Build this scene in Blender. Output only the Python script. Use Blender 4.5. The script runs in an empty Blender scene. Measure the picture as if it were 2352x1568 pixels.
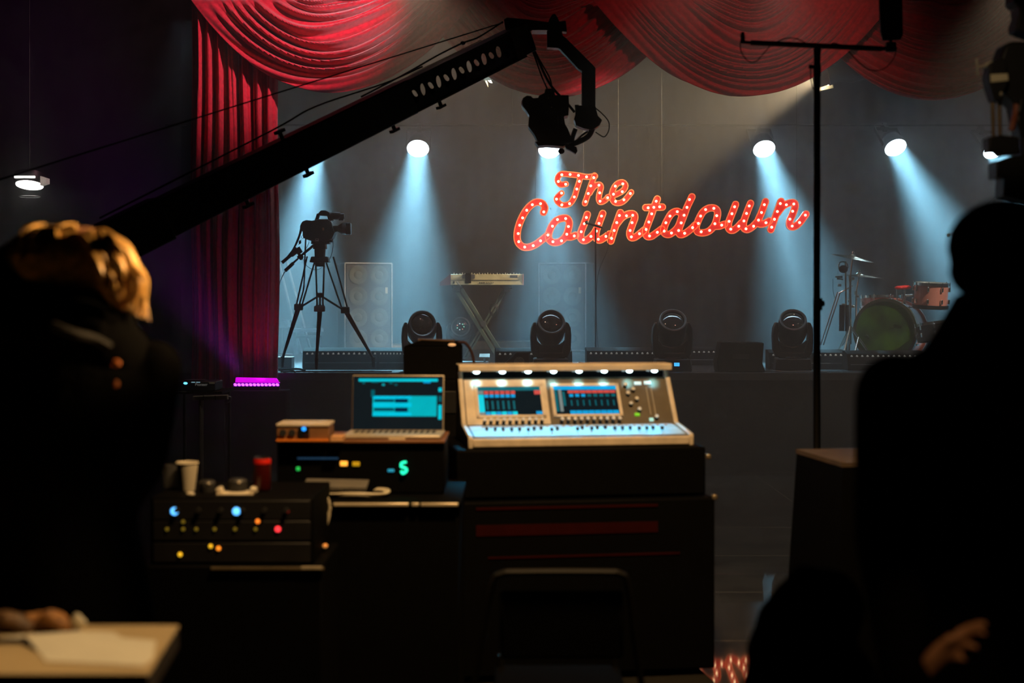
import bpy, bmesh, math, random
from math import sin, cos, pi, radians as R, sqrt, atan2
from mathutils import Vector as V, Matrix as M, Euler
import numpy as np

# ---------------------------------------------------------------- camera, world, lights
SC = bpy.context.scene
COL = SC.collection
F = 50.0 / 36.0 * 2352.0      # focal length in pixels of the 2352 wide frame
HZ = 690.0                    # horizon row
EYE = 1.75

def P(px, py, D):
    """the point of the place seen at a pixel, D metres in front of the photographer"""
    return V(((px - 1176.0) / F * D, D, EYE - (py - HZ) / F * D))

cam_d = bpy.data.cameras.new('camera')
cam_d.lens = 50; cam_d.sensor_width = 36
cam_d.shift_y = -(784 - HZ) / 2352.0
cam_d.clip_start = 0.05; cam_d.clip_end = 100
cam_d.dof.use_dof = True; cam_d.dof.focus_distance = 14.5; cam_d.dof.aperture_fstop = 2.0
cam = bpy.data.objects.new('camera', cam_d); COL.objects.link(cam)
cam.location = (0, 0, EYE); cam.rotation_euler = (pi / 2, 0, 0)
SC.camera = cam
SC.view_settings.view_transform = 'Standard'; SC.view_settings.look = 'None'
SC.view_settings.gamma = 1; SC.view_settings.exposure = 0; SC.view_settings.use_curve_mapping = False
c = SC.cycles
c.max_bounces = 5; c.diffuse_bounces = 2; c.glossy_bounces = 2; c.transmission_bounces = 4; c.transparent_max_bounces = 6
c.volume_bounces = 0; c.sample_clamp_indirect = 3.0; c.sample_clamp_direct = 0.0
c.caustics_reflective = False; c.caustics_refractive = False
c.use_denoising = True
w = bpy.data.worlds.new('hall_dark'); SC.world = w; w.use_nodes = True
w.node_tree.nodes['Background'].inputs[0].default_value = (0.010, 0.010, 0.011, 1)
w.node_tree.nodes['Background'].inputs[1].default_value = 0.12

def aim(o, target):
    o.rotation_euler = (V(target) - o.location).to_track_quat('-Z', 'Y').to_euler()
def spot(name, loc, target, W, col, ang, blend=0.3, size=0.1):
    d = bpy.data.lights.new(name, 'SPOT'); d.energy = W; d.color = col; d.spot_size = R(ang); d.spot_blend = blend
    d.shadow_soft_size = size
    o = bpy.data.objects.new(name, d); COL.objects.link(o); o.location = loc; aim(o, target); return o
def area(name, loc, target, W, col, sx, sy, spread=180):
    d = bpy.data.lights.new(name, 'AREA'); d.energy = W; d.color = col; d.shape = 'RECTANGLE'; d.size = sx; d.size_y = sy; d.spread = R(spread)
    o = bpy.data.objects.new(name, d); COL.objects.link(o); o.location = loc; aim(o, target); return o
def point(name, loc, W, col, size=0.1):
    d = bpy.data.lights.new(name, 'POINT'); d.energy = W; d.color = col; d.shadow_soft_size = size
    o = bpy.data.objects.new(name, d); COL.objects.link(o); o.location = loc; return o

STAGE_Y = 14.4; STAGE_Z = 1.02
COOL = (0.30, 0.74, 1.0); WARM = (1.0, 0.60, 0.26)
# overhead stage wash fixtures: pixel of lens, depth, where the beam lands on the stage (x, y)
HEADS = [(722, 350, 18.6, 0.05, -2.6), (960, 341, 18.6, 0.0, -2.6), (1262, 344, 18.6, 0.05, -2.6),
         (1755, 342, 18.6, 0.28, -2.6), (2057, 339, 18.6, 0.6, -2.6), (2283, 345, 18.6, 0.7, -2.6)]
for (px, py, D, dx, dy) in HEADS:
    p = P(px, py, D); t = V((p.x + dx, p.y + dy, STAGE_Z)); d = (t - p).normalized()
    L_ = area('wash_light', p + d * 0.03, t, 47, COOL, 0.26, 0.26, 30); L_.data.shape = 'DISK'
# warm profile light hung behind the swags, shining to stage right through the haze
wp = P(1888, 178, 16.0)
spot('warm_stage_light', wp, P(1000, 420, 17.5), 1250, (1.0, 0.74, 0.42), 62, 0.5, 0.06)
# haze light above the opening, in front of the swags
spot('house_light', P(930, -95, 12.8), P(1080, 420, 12.4), 135, (1.0, 0.64, 0.42), 92, 0.9, 0.1)
spot('house_light', P(1790, -110, 12.8), P(1850, 900, 12.5), 40, (1.0, 0.86, 0.7), 70, 1.0, 0.1)
spot('house_light', P(2340, -110, 12.8), P(2250, 900, 12.5), 110, (1.0, 0.7, 0.46), 80, 1.0, 0.1)
# light on the curtain leg and the first swag
spot('curtain_light', P(1250, -300, 11.6), P(660, 40, 14.2), 1350, (1.0, 0.5, 0.55), 36, 0.9, 0.08)
spot('curtain_light', P(2000, -330, 11.4), P(1700, 160, 14.2), 95, (1.0, 0.30, 0.22), 76, 0.9, 0.1)  # red spot added to redden the other swags, no such lamp known
area('stage_edge_fill', (0.9, 15.1, 4.7), (0.9, 14.9, 1.0), 18, (0.55, 0.80, 1.0), 9.0, 0.25, 75)  # soft light added to brighten the stage front, no fixture seen
spot('floor_fill', (1.6, 9.3, 6.2), (1.7, 9.2, 0.0), 520, (1.0, 0.88, 0.7), 50, 0.9, 0.3)  # added wash to lift the floor, no lamp there
spot('player_fill', (-2.0, 10.3, 4.2), P(475, 905, 11.2), 45, (1.0, 0.85, 0.65), 12, 0.6, 0.05)  # added low spot to brighten the slatted bar, source unseen
# desk lamp over the mixing position; the spots after it are added
spot('foreground_warm_spot', (0.35, 4.3, 4.2), (0.0, 6.0, 1.0), 560, WARM, 62, 0.6, 0.10)
spot('rig_fill', (0.9, 3.2, 3.3), P(2285, 200, 5.35), 26, (1.0, 0.72, 0.42), 16, 0.6, 0.05)  # added spot for the rig plate, no lamp there
spot('hair_fill', (0.9, 3.0, 2.35), P(285, 625, 3.42), 260, (1.0, 0.64, 0.30), 5.5, 0.7, 0.02)  # added narrow spot to brighten the hair, not a real lamp
spot('foreground_warm_spot', (0.8, 3.88, 2.30), (-1.0, 3.45, 1.82), 380, (1.0, 0.60, 0.26), 20, 0.7, 0.05)  # added spot beside the head to rim-light the hair
spot('foreground_warm_spot', (0.9, 3.0, 3.6), (-0.95, 2.9, 1.03), 330, (1.0, 0.66, 0.32), 17, 0.5, 0.05)  # added spot to brighten the side table, source unseen

# ---------------------------------------------------------------- materials
MATS = {}
def mat(name, col, rough=0.5, metal=0.0, emis=None, es=0.0, vary=0.15, scale=12.0, bump=0.0, spec=0.5, alpha=1.0, coat=0.0, sheen=0.0, trans=0.0):
    if name in MATS: return MATS[name]
    m = bpy.data.materials.new(name); m.use_nodes = True; nt = m.node_tree; b = nt.nodes['Principled BSDF']
    b.inputs['Roughness'].default_value = rough; b.inputs['Metallic'].default_value = metal
    b.inputs['Specular IOR Level'].default_value = spec; b.inputs['Coat Weight'].default_value = coat
    b.inputs['Alpha'].default_value = alpha; b.inputs['Sheen Weight'].default_value = sheen; b.inputs['Transmission Weight'].default_value = trans
    tc = nt.nodes.new('ShaderNodeTexCoord'); n = nt.nodes.new('ShaderNodeTexNoise'); n.inputs['Scale'].default_value = scale
    n.inputs['Detail'].default_value = 4
    nt.links.new(tc.outputs['Object'], n.inputs['Vector'])
    r = nt.nodes.new('ShaderNodeValToRGB'); k0, k1 = 1 - vary, 1 + vary
    r.color_ramp.elements[0].position = 0.3; r.color_ramp.elements[1].position = 0.7
    r.color_ramp.elements[0].color = [min(1, v * k0) for v in col[:3]] + [1]
    r.color_ramp.elements[1].color = [min(1, v * k1) for v in col[:3]] + [1]
    nt.links.new(n.outputs['Fac'], r.inputs['Fac']); nt.links.new(r.outputs['Color'], b.inputs['Base Color'])
    if bump:
        bp = nt.nodes.new('ShaderNodeBump'); bp.inputs['Strength'].default_value = bump; bp.inputs['Distance'].default_value = 0.01
        nt.links.new(n.outputs['Fac'], bp.inputs['Height']); nt.links.new(bp.outputs['Normal'], b.inputs['Normal'])
    if emis:
        b.inputs['Emission Color'].default_value = list(emis) + [1]; b.inputs['Emission Strength'].default_value = es
        m.cycles.emission_sampling = 'NONE'
    MATS[name] = m; return m

BLACK = mat('black_paint', (0.012, 0.012, 0.013), 0.45)
MATTE = mat('matte_black', (0.004, 0.004, 0.004), 0.85, spec=0.12)
CLOTH = mat('black_cloth', (0.002, 0.002, 0.002), 0.95, bump=0.3, scale=60, spec=0.04)
STEEL = mat('chrome', (0.6, 0.6, 0.58), 0.25, 1.0)
GREYM = mat('grey_metal', (0.18, 0.18, 0.18), 0.4, 0.7)
RUBBER = mat('rubber', (0.015, 0.015, 0.015), 0.7)
CREAM = mat('cream_metal', (0.62, 0.55, 0.42), 0.45)
RED = mat('red_velvet', (0.50, 0.012, 0.035), 0.75, vary=0.25, scale=25, bump=0.2, sheen=0.4, spec=0.2)
WHITEP = mat('white_plastic', (0.7, 0.68, 0.62), 0.5)
GLASSY = mat('dark_glass', (0.01, 0.012, 0.014), 0.06, coat=0.5)

# ---------------------------------------------------------------- mesh helpers
class MB:
    def __init__(s): s.bm = bmesh.new(); s.m = 0
    def _set(s, n0):
        s.bm.faces.ensure_lookup_table()
        for f in s.bm.faces[n0:]: f.material_index = s.m
    def box(s, c, d, rot=None, taper=None):
        n0 = len(s.bm.faces); x, y, z = [v / 2 for v in d]; vs = []
        for k in (-1, 1):
            t = (taper if (taper and k == 1) else 1.0)
            tx, ty = (t if isinstance(t, tuple) else (t, t))
            for a, b in ((-1, -1), (1, -1), (1, 1), (-1, 1)):
                v = V((a * x * tx, b * y * ty, k * z))
                if rot: v = Euler(rot).to_matrix() @ v
                vs.append(s.bm.verts.new(v + V(c)))
        for f in ((3, 2, 1, 0), (4, 5, 6, 7), (0, 1, 5, 4), (1, 2, 6, 5), (2, 3, 7, 6), (3, 0, 4, 7)): s.bm.faces.new([vs[i] for i in f])
        s._set(n0); return s
    def cyl(s, p0, p1, r0, r1=None, n=16, caps=True):
        n0 = len(s.bm.faces); r1 = r0 if r1 is None else r1
        p0, p1 = V(p0), V(p1); d = (p1 - p0)
        q = d.to_track_quat('Z', 'Y').to_matrix()
        A = [s.bm.verts.new(p0 + q @ V((r0 * cos(2 * pi * i / n), r0 * sin(2 * pi * i / n), 0))) for i in range(n)]
        B = [s.bm.verts.new(p1 + q @ V((r1 * cos(2 * pi * i / n), r1 * sin(2 * pi * i / n), 0))) for i in range(n)]
        for i in range(n): s.bm.faces.new((A[i], A[(i + 1) % n], B[(i + 1) % n], B[i]))
        if caps: s.bm.faces.new(A[::-1]); s.bm.faces.new(B)
        s._set(n0); return s
    def lathe(s, prof, c=(0, 0, 0), axis=(0, 0, 1), n=24, cap=True):
        n0 = len(s.bm.faces); q = V(axis).to_track_quat('Z', 'Y').to_matrix(); rings = []
        for r, z in prof:
            rings.append([s.bm.verts.new(V(c) + q @ V((max(r, 1e-4) * cos(2 * pi * i / n), max(r, 1e-4) * sin(2 * pi * i / n), z))) for i in range(n)])
        for a, b in zip(rings, rings[1:]):
            for i in range(n): s.bm.faces.new((a[i], a[(i + 1) % n], b[(i + 1) % n], b[i]))
        if cap: s.bm.faces.new(rings[0][::-1]); s.bm.faces.new(rings[-1])
        s._set(n0); return s
    def tube(s, pts, r, n=8, smooth=6, rf=None):
        pts = [V(p) for p in pts]
        if smooth and len(pts) > 2:
            out = []
            for i in range(len(pts) - 1):
                a = pts[max(i - 1, 0)]; b = pts[i]; c_ = pts[i + 1]; d = pts[min(i + 2, len(pts) - 1)]
                for k in range(smooth):
                    t = k / smooth
                    out.append(0.5 * ((2 * b) + (c_ - a) * t + (2 * a - 5 * b + 4 * c_ - d) * t * t + (3 * b - a - 3 * c_ + d) * t ** 3))
            pts = out + [pts[-1]]
        n0 = len(s.bm.faces); rings = []; up = V((0.13, 0.2, 1)).normalized()
        N = len(pts)
        for i, p in enumerate(pts):
            t = (pts[min(i + 1, N - 1)] - pts[max(i - 1, 0)])
            if t.length < 1e-9: t = V((0, 0, 1))
            t.normalize(); a = t.cross(up)
            if a.length < 0.05: a = t.cross(V((1, 0, 0)))
            a.normalize(); b = t.cross(a); up = -b if False else up
            rr = r if rf is None else r * rf(i / (N - 1))
            rings.append([s.bm.verts.new(p + rr * (cos(2 * pi * k / n) * a + sin(2 * pi * k / n) * b)) for k in range(n)])
        for a, b in zip(rings, rings[1:]):
            for i in range(n): s.bm.faces.new((a[i], a[(i + 1) % n], b[(i + 1) % n], b[i]))
        s.bm.faces.new(rings[0][::-1]); s.bm.faces.new(rings[-1])
        s._set(n0); return s
    def ell(s, c, r, rot=None, n=16, m=10):
        n0 = len(s.bm.faces); Rm = Euler(rot).to_matrix() if rot else M.Identity(3); rings = []
        for j in range(m + 1):
            ph = pi * j / m; rr = max(sin(ph), 1e-3)
            rings.append([s.bm.verts.new(V(c) + Rm @ V((r[0] * rr * cos(2 * pi * i / n), r[1] * rr * sin(2 * pi * i / n), -r[2] * cos(ph)))) for i in range(n)])
        for a, b in zip(rings, rings[1:]):
            for i in range(n): s.bm.faces.new((a[i], a[(i + 1) % n], b[(i + 1) % n], b[i]))
        s.bm.faces.new(rings[0][::-1]); s.bm.faces.new(rings[-1])
        s._set(n0); return s
    def prism(s, poly, a, b, plane='xz'):
        """outline poly (2D) extruded from a to b along the third axis"""
        n0 = len(s.bm.faces)
        def mk(u, v, t): return V((u, t, v)) if plane == 'xz' else (V((t, u, v)) if plane == 'yz' else V((u, v, t)))
        A = [s.bm.verts.new(mk(u, v, a)) for u, v in poly]; B = [s.bm.verts.new(mk(u, v, b)) for u, v in poly]; n = len(poly)
        for i in range(n): s.bm.faces.new((A[i], A[(i + 1) % n], B[(i + 1) % n], B[i]))
        s.bm.faces.new(A[::-1]); s.bm.faces.new(B)
        s._set(n0); return s
    def loft(s, rings, caps=True):
        n0 = len(s.bm.faces); rs = [[s.bm.verts.new(V(p)) for p in r] for r in rings]; n = len(rs[0])
        for a, b in zip(rs, rs[1:]):
            for i in range(n): s.bm.faces.new((a[i], a[(i + 1) % n], b[(i + 1) % n], b[i]))
        if caps: s.bm.faces.new(rs[0][::-1]); s.bm.faces.new(rs[-1])
        s._set(n0); return s
    def grid(s, fn, nu, nv):
        n0 = len(s.bm.faces); g = [[s.bm.verts.new(fn(i / nu, j / nv)) for j in range(nv + 1)] for i in range(nu + 1)]
        for i in range(nu):
            for j in range(nv): s.bm.faces.new((g[i][j], g[i + 1][j], g[i + 1][j + 1], g[i][j + 1]))
        s._set(n0); return s
    def xf(s, mtx, v0=0):
        s.bm.verts.ensure_lookup_table()
        for v in s.bm.verts[v0:]: v.co = mtx @ v.co
        return s
    def build(s, name, mats, parent=None, bevel=0.0, smooth=True, loc=None, label=None):
        if not isinstance(mats, (list, tuple)): mats = [mats]
        bmesh.ops.recalc_face_normals(s.bm, faces=s.bm.faces)
        me = bpy.data.meshes.new(name); s.bm.to_mesh(me); s.bm.free()
        for m_ in mats: me.materials.append(m_)
        if smooth:
            try: me.shade_smooth(); me.set_sharp_from_angle(angle=R(38))
            except Exception: pass
        o = bpy.data.objects.new(name, me); COL.objects.link(o)
        if parent: o.parent = parent
        if loc is not None: o.location = loc
        if bevel:
            b = o.modifiers.new('bevel', 'BEVEL'); b.width = bevel; b.segments = 2; b.limit_method = 'ANGLE'; b.angle_limit = R(40)
        if label: o['label'] = label
        return o
def thing(name, loc, label, cat, group=None, rz=0.0):
    o = bpy.data.objects.new(name, None); COL.objects.link(o); o.location = loc; o.rotation_euler = (0, 0, rz)
    o['label'] = label; o['category'] = cat
    if group: o['group'] = group
    return o
def tag(o, label=None, cat=None, group=None, kind=None):
    for k, v in (('label', label), ('category', cat), ('group', group), ('kind', kind)):
        if v: o[k] = v
    return o
def kids(o): return [x for x in COL.objects if x.parent == o]
def copy_tree(o, loc=None, label=None, rz=None, parent=None, group=None):
    c_ = o.copy(); COL.objects.link(c_)
    if parent: c_.parent = parent
    if loc is not None: c_.location = loc
    if rz is not None: c_.rotation_euler.z = rz
    if label: c_['label'] = label
    if group: c_['group'] = group
    for ch in kids(o): copy_tree(ch, parent=c_)
    return c_
def text(body, size, loc, rot, m, parent, name='lettering', ext=0.0005, align='LEFT', shear=0.0):
    cu = bpy.data.curves.new(name, 'FONT'); cu.body = body; cu.size = size; cu.extrude = ext; cu.align_x = align; cu.shear = shear
    dg = bpy.context.evaluated_depsgraph_get()
    o = bpy.data.objects.new(name, cu); COL.objects.link(o); bpy.context.view_layer.update()
    me = bpy.data.meshes.new_from_object(o); bpy.data.objects.remove(o); me.materials.clear(); me.materials.append(m)
    o = bpy.data.objects.new(name, me); COL.objects.link(o); o.location = loc; o.rotation_euler = rot
    if parent: o.parent = parent
    return o

# ---------------------------------------------------------------- the setting
def floor_mat():
    m = mat('polished_black_floor', (0.03, 0.028, 0.024), 0.035, vary=0.3, scale=3.0, spec=0.35)
    nt = m.node_tree; b = nt.nodes['Principled BSDF']
    tc = nt.nodes.new('ShaderNodeTexCoord'); sx = nt.nodes.new('ShaderNodeSeparateXYZ'); nt.links.new(tc.outputs['Object'], sx.inputs[0])
    br = nt.nodes.new('ShaderNodeTexBrick'); br.inputs['Scale'].default_value = 1.0; br.offset = 0.0
    br.inputs['Brick Width'].default_value = 2.44; br.inputs['Row Height'].default_value = 1.22; br.inputs['Mortar Size'].default_value = 0.004
    br.inputs['Color1'].default_value = (0, 0, 0, 1); br.inputs['Color2'].default_value = (0, 0, 0, 1); br.inputs['Mortar'].default_value = (1, 1, 1, 1)
    nt.links.new(tc.outputs['Object'], br.inputs['Vector'])
    mx = nt.nodes.new('ShaderNodeMix'); mx.data_type = 'RGBA'
    old = b.inputs['Base Color'].links[0].from_socket
    nt.links.new(br.outputs['Color'], mx.inputs[0]); nt.links.new(old, mx.inputs[6]); mx.inputs[7].default_value = (0.16, 0.14, 0.10, 1)
    nt.links.new(mx.outputs[2], b.inputs['Base Color'])
    return m
def struct(o): o['kind'] = 'structure'; return o
b = MB(); b.box((0, 13, -0.05), (22, 30, 0.1)); struct(b.build('floor', floor_mat(), smooth=False))
STAGEM = mat('stage_deck', (0.075, 0.08, 0.085), 0.22, vary=0.2, scale=4, spec=0.6)
b = MB(); b.box((2.2, STAGE_Y + 4.8, STAGE_Z - 0.04), (13.6, 9.6, 0.08)); struct(b.build('floor_stage', STAGEM, smooth=False, bevel=0.005))
b = MB(); b.box((2.2, STAGE_Y + 0.06, (STAGE_Z - 0.08) / 2), (13.6, 0.04, STAGE_Z - 0.08)); struct(b.build('trim_stage_skirt', mat('skirt_cloth', (0.02, 0.02, 0.02), 0.9, bump=0.2, scale=40), smooth=False))
DRAPE = mat('black_drape', (0.005, 0.005, 0.0055), 0.95, bump=0.3, scale=30, spec=0.1)
b = MB(); b.grid(lambda u, v: V((-11 + 22 * u, 23.6 + 0.02 * sin(u * 420), 7.0 * v)), 880, 1); struct(b.build('wall_back', DRAPE))
b = MB(); b.box((-11.05, 13, 3.5), (0.1, 30, 7)); struct(b.build('wall_left', DRAPE, smooth=False))
b = MB(); b.box((11.05, 13, 3.5), (0.1, 30, 7)); struct(b.build('wall_right', DRAPE, smooth=False))
b = MB(); b.box((0, -2.05, 3.5), (22, 0.1, 7)); struct(b.build('wall_front', DRAPE, smooth=False))
b = MB(); b.box((0, 13, 7.05), (22, 30, 0.1)); struct(b.build('ceiling', MATTE, smooth=False))
b = MB(); b.grid(lambda u, v: V((-3.19 - 2.25 * u, 14.45 + 9.0 * u, 7.0 * v)) + V((0.02, 0, 0)) * sin(u * 160), 240, 1); struct(b.build('wall_light_block', DRAPE))  # unseen wing added to keep stage light off the left side
# haze over and in front of the stage
b = MB(); b.box((0, 16.4, 3.45), (21.6, 13.9, 6.9))
hm = bpy.data.materials.new('stage_haze'); hm.use_nodes = True; nt = hm.node_tree; nt.nodes.clear()
out = nt.nodes.new('ShaderNodeOutputMaterial'); vs = nt.nodes.new('ShaderNodeVolumeScatter')
vs.inputs['Color'].default_value = (0.95, 0.97, 1, 1); vs.inputs['Density'].default_value = 0.055; vs.inputs['Anisotropy'].default_value = 0.35
nt.links.new(vs.outputs[0], out.inputs['Volume'])
hz = b.build('haze', hm, smooth=False); tag(hz, 'thin smoke haze filling the air around the stage', 'haze', kind='stuff')
# ---------------------------------------------------------------- curtains
def swag(px0, px1, low, D, folds, seed, label, famp=0.17):
    random.seed(seed); ph = [random.random() * 6.28 for _ in range(6)]
    top = P(0, -6, D).z; x0 = P(px0, 0, D).x; x1 = P(px1, 0, D).x; zl = P(0, low, D).z; dep = top - zl
    def fn(u, v):
        e = 0.82 * (1 - v) ** 0.9
        xa = x0 + (x1 - x0) * e * 0.5; xb = x1 - (x1 - x0) * e * 0.5
        t = 2 * u - 1; x = xa + (xb - xa) * u
        vv = v + 0.03 * sin(3 * t + ph[3]) * (1 - v) * v
        z = top - dep * vv * (1 - abs(t) ** 2.05)
        w = v * folds + 0.5 * sin(t * 2.2 + ph[0]) + 0.35 * sin(v * 11 + ph[1])
        f = (0.5 + 0.5 * sin(2 * pi * w)) ** 1.6
        amp = famp * (1 - abs(t) ** 5) * (0.45 + 0.55 * sin(pi * min(1, v * 1.05))) * (1 - v ** 12)
        y = D + 0.10 - amp * f - 0.10 * (1 - t * t) * v - 0.025 * sin(2 * pi * (w * 2.3) + ph[2]) * (1 - abs(t) ** 4)
        return V((x, y, z))
    o = MB().grid(fn, 90, 150).build('curtain_swag', RED)
    sd = o.modifiers.new('cloth', 'SOLIDIFY'); sd.thickness = 0.006
    return tag(o, label, 'curtain', 'red swags across the top of the stage')
swag(432, 1090, 212, 14.12, 8.5, 1, 'bright red draped swag above the left curtain panel, crossed by the crane cables')
swag(948, 1600, 222, 14.30, 8, 2, 'dim red swag hanging behind the tip of the camera crane', 0.07)
swag(1362, 2062, 221, 14.12, 8, 5, 'dark red swag behind the bar of the antenna stand', 0.06)
swag(1815, 2475, 229, 14.30, 8, 7, 'brownish red swag above the drum kit, right of the antenna stand', 0.06)
def leg_fn(u, v):
    D = 14.3; xa = P(437, 0, D).x; xb = P(636, 0, D).x
    pull = 1 - 0.03 * sin(pi * v)
    x = xa + (xb - xa) * u; z0 = P(0, -10, D).z; z1 = 0.86
    y = D + 0.05 * sin(2 * pi * (7.5 * u + 0.25 * sin(5 * u) + 0.08 * sin(v * 4))) + 0.02 * sin(2 * pi * 17 * u + v) + 0.03
    return V((x + 0.012 * sin(v * 9 + u * 5), y, z1 + (z0 - z1) * v))
o = MB().grid(leg_fn, 150, 30).build('pleated_curtain', RED); sd = o.modifiers.new('cloth', 'SOLIDIFY'); sd.thickness = 0.006
tag(o, 'tall red pleated curtain panel hanging at the left edge of the stage', 'curtain')
# curtain rail above the swags
o = MB().cyl(P(380, -20, 14.24), P(2500, -20, 14.24), 0.03).build('curtain_rail', GREYM); tag(o, 'horizontal metal rail along the top carrying the red swags', 'rail')

# ---------------------------------------------------------------- overhead fixtures
LENS = mat('white_hot_lens', (0.8, 0.9, 1), 0.3, emis=(0.62, 0.88, 1.0), es=30)
def wash():
    t = thing('stage_light', (0, 0, 0), 'x', 'stage light', 'row of moving lights over the stage')
    MB().lathe([(0.06, 0.24), (0.12, 0.18), (0.148, 0.08), (0.15, 0.0), (0.143, 0.0)], n=28).build('housing', BLACK, t)
    MB().cyl((0, 0, -0.002), (0, 0, 0.01), 0.142, n=32).build('lens', LENS, t)
    y = MB(); y.box((-0.16, 0, 0.22), (0.012, 0.05, 0.34)); y.box((0.16, 0, 0.22), (0.012, 0.05, 0.34)); y.box((0, 0, 0.39), (0.33, 0.05, 0.015)); y.build('yoke', BLACK, t, bevel=0.004); MB().box((0, 0, 0.425), (0.06, 0.08, 0.10)).build('clamp', BLACK, t)
    return t
w0 = wash()
WL = ['glowing stage light half hidden behind the crane arm, leftmost of the overhead row', 'glowing stage light above the left bass cabinet', 'glowing stage light right behind the crane camera',
      'glowing stage light above the end of the lit sign', 'glowing stage light above the drum kit', 'glowing stage light half hidden by the equipment at the right edge']
first = True
for (px, py, D, dx, dy), lb in zip(HEADS, WL):
    p = P(px, py, D); t = V((p.x + dx, p.y + dy, STAGE_Z))
    o = w0 if first else copy_tree(w0); first = False
    o.location = p; o['label'] = lb
    o.rotation_mode = 'XYZ'; o.rotation_euler = (p - t).to_track_quat('Z', 'Y').to_euler()
tz = 4.075
tr = MB().cyl((-4.6, 18.87, tz), (8.2, 18.87, tz), 0.014, n=10).build('lighting_bar', BLACK); tag(tr, 'dark pipe carrying the row of overhead stage lights', 'pipe')
for x in (-4.0, 0.0, 4.0, 7.8): MB().cyl((x, 18.87, tz), (x, 18.87, 6.99), 0.006, n=6).build('hanger', BLACK, tr)
# warm fixtures
WLENS = mat('warm_lens', (1, 0.9, 0.7), 0.3, emis=(1, 0.85, 0.6), es=22)
def profile_light(p, tgt, label, sc=1.0):
    t = thing('profile_spotlight', p, label, 'spotlight'); t.rotation_euler = (V(p) - V(tgt)).to_track_quat('Z', 'Y').to_euler(); t.scale = (sc,) * 3
    MB().lathe([(0.05, 0.5), (0.11, 0.44), (0.12, 0.2), (0.08, 0.1), (0.09, 0.0)]).build('housing', BLACK, t)
    MB().cyl((0, 0, 0), (0, 0, -0.012), 0.085, n=24).build('lens', WLENS, t)
    fl = MB()
    fl.box((0.1, 0, -0.05), (0.006, 0.2, 0.16), (0, 0.4, 0)); fl.box((-0.1, 0, -0.05), (0.006, 0.2, 0.16), (0, -0.4, 0))
    bpy.context.view_layer.update(); iv = t.matrix_world.inverted(); hg = MB().cyl(iv @ (V(p) + V((0, 0.12, 0.1))), iv @ V((p[0], p[1] + 0.12, 6.99)), 0.012).build('hanger', BLACK, t)
    fl.box((0, 0.1, -0.05), (0.2, 0.006, 0.16), (-0.4, 0, 0)); fl.build('barn_doors', mat('pale_flag', (0.75, 0.68, 0.5), 0.5), t)
profile_light(wp + V((0.06, 0.02, 0.02)), P(1000, 420, 17.5), 'warm spotlight shining out beside the antenna pole, under the red swags', 1.25)
profile_light(P(1129, 182, 15.2), P(1050, 320, 14.6), 'small warm spotlight peeking out below the swag beneath the crane arm', 0.55)
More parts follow.
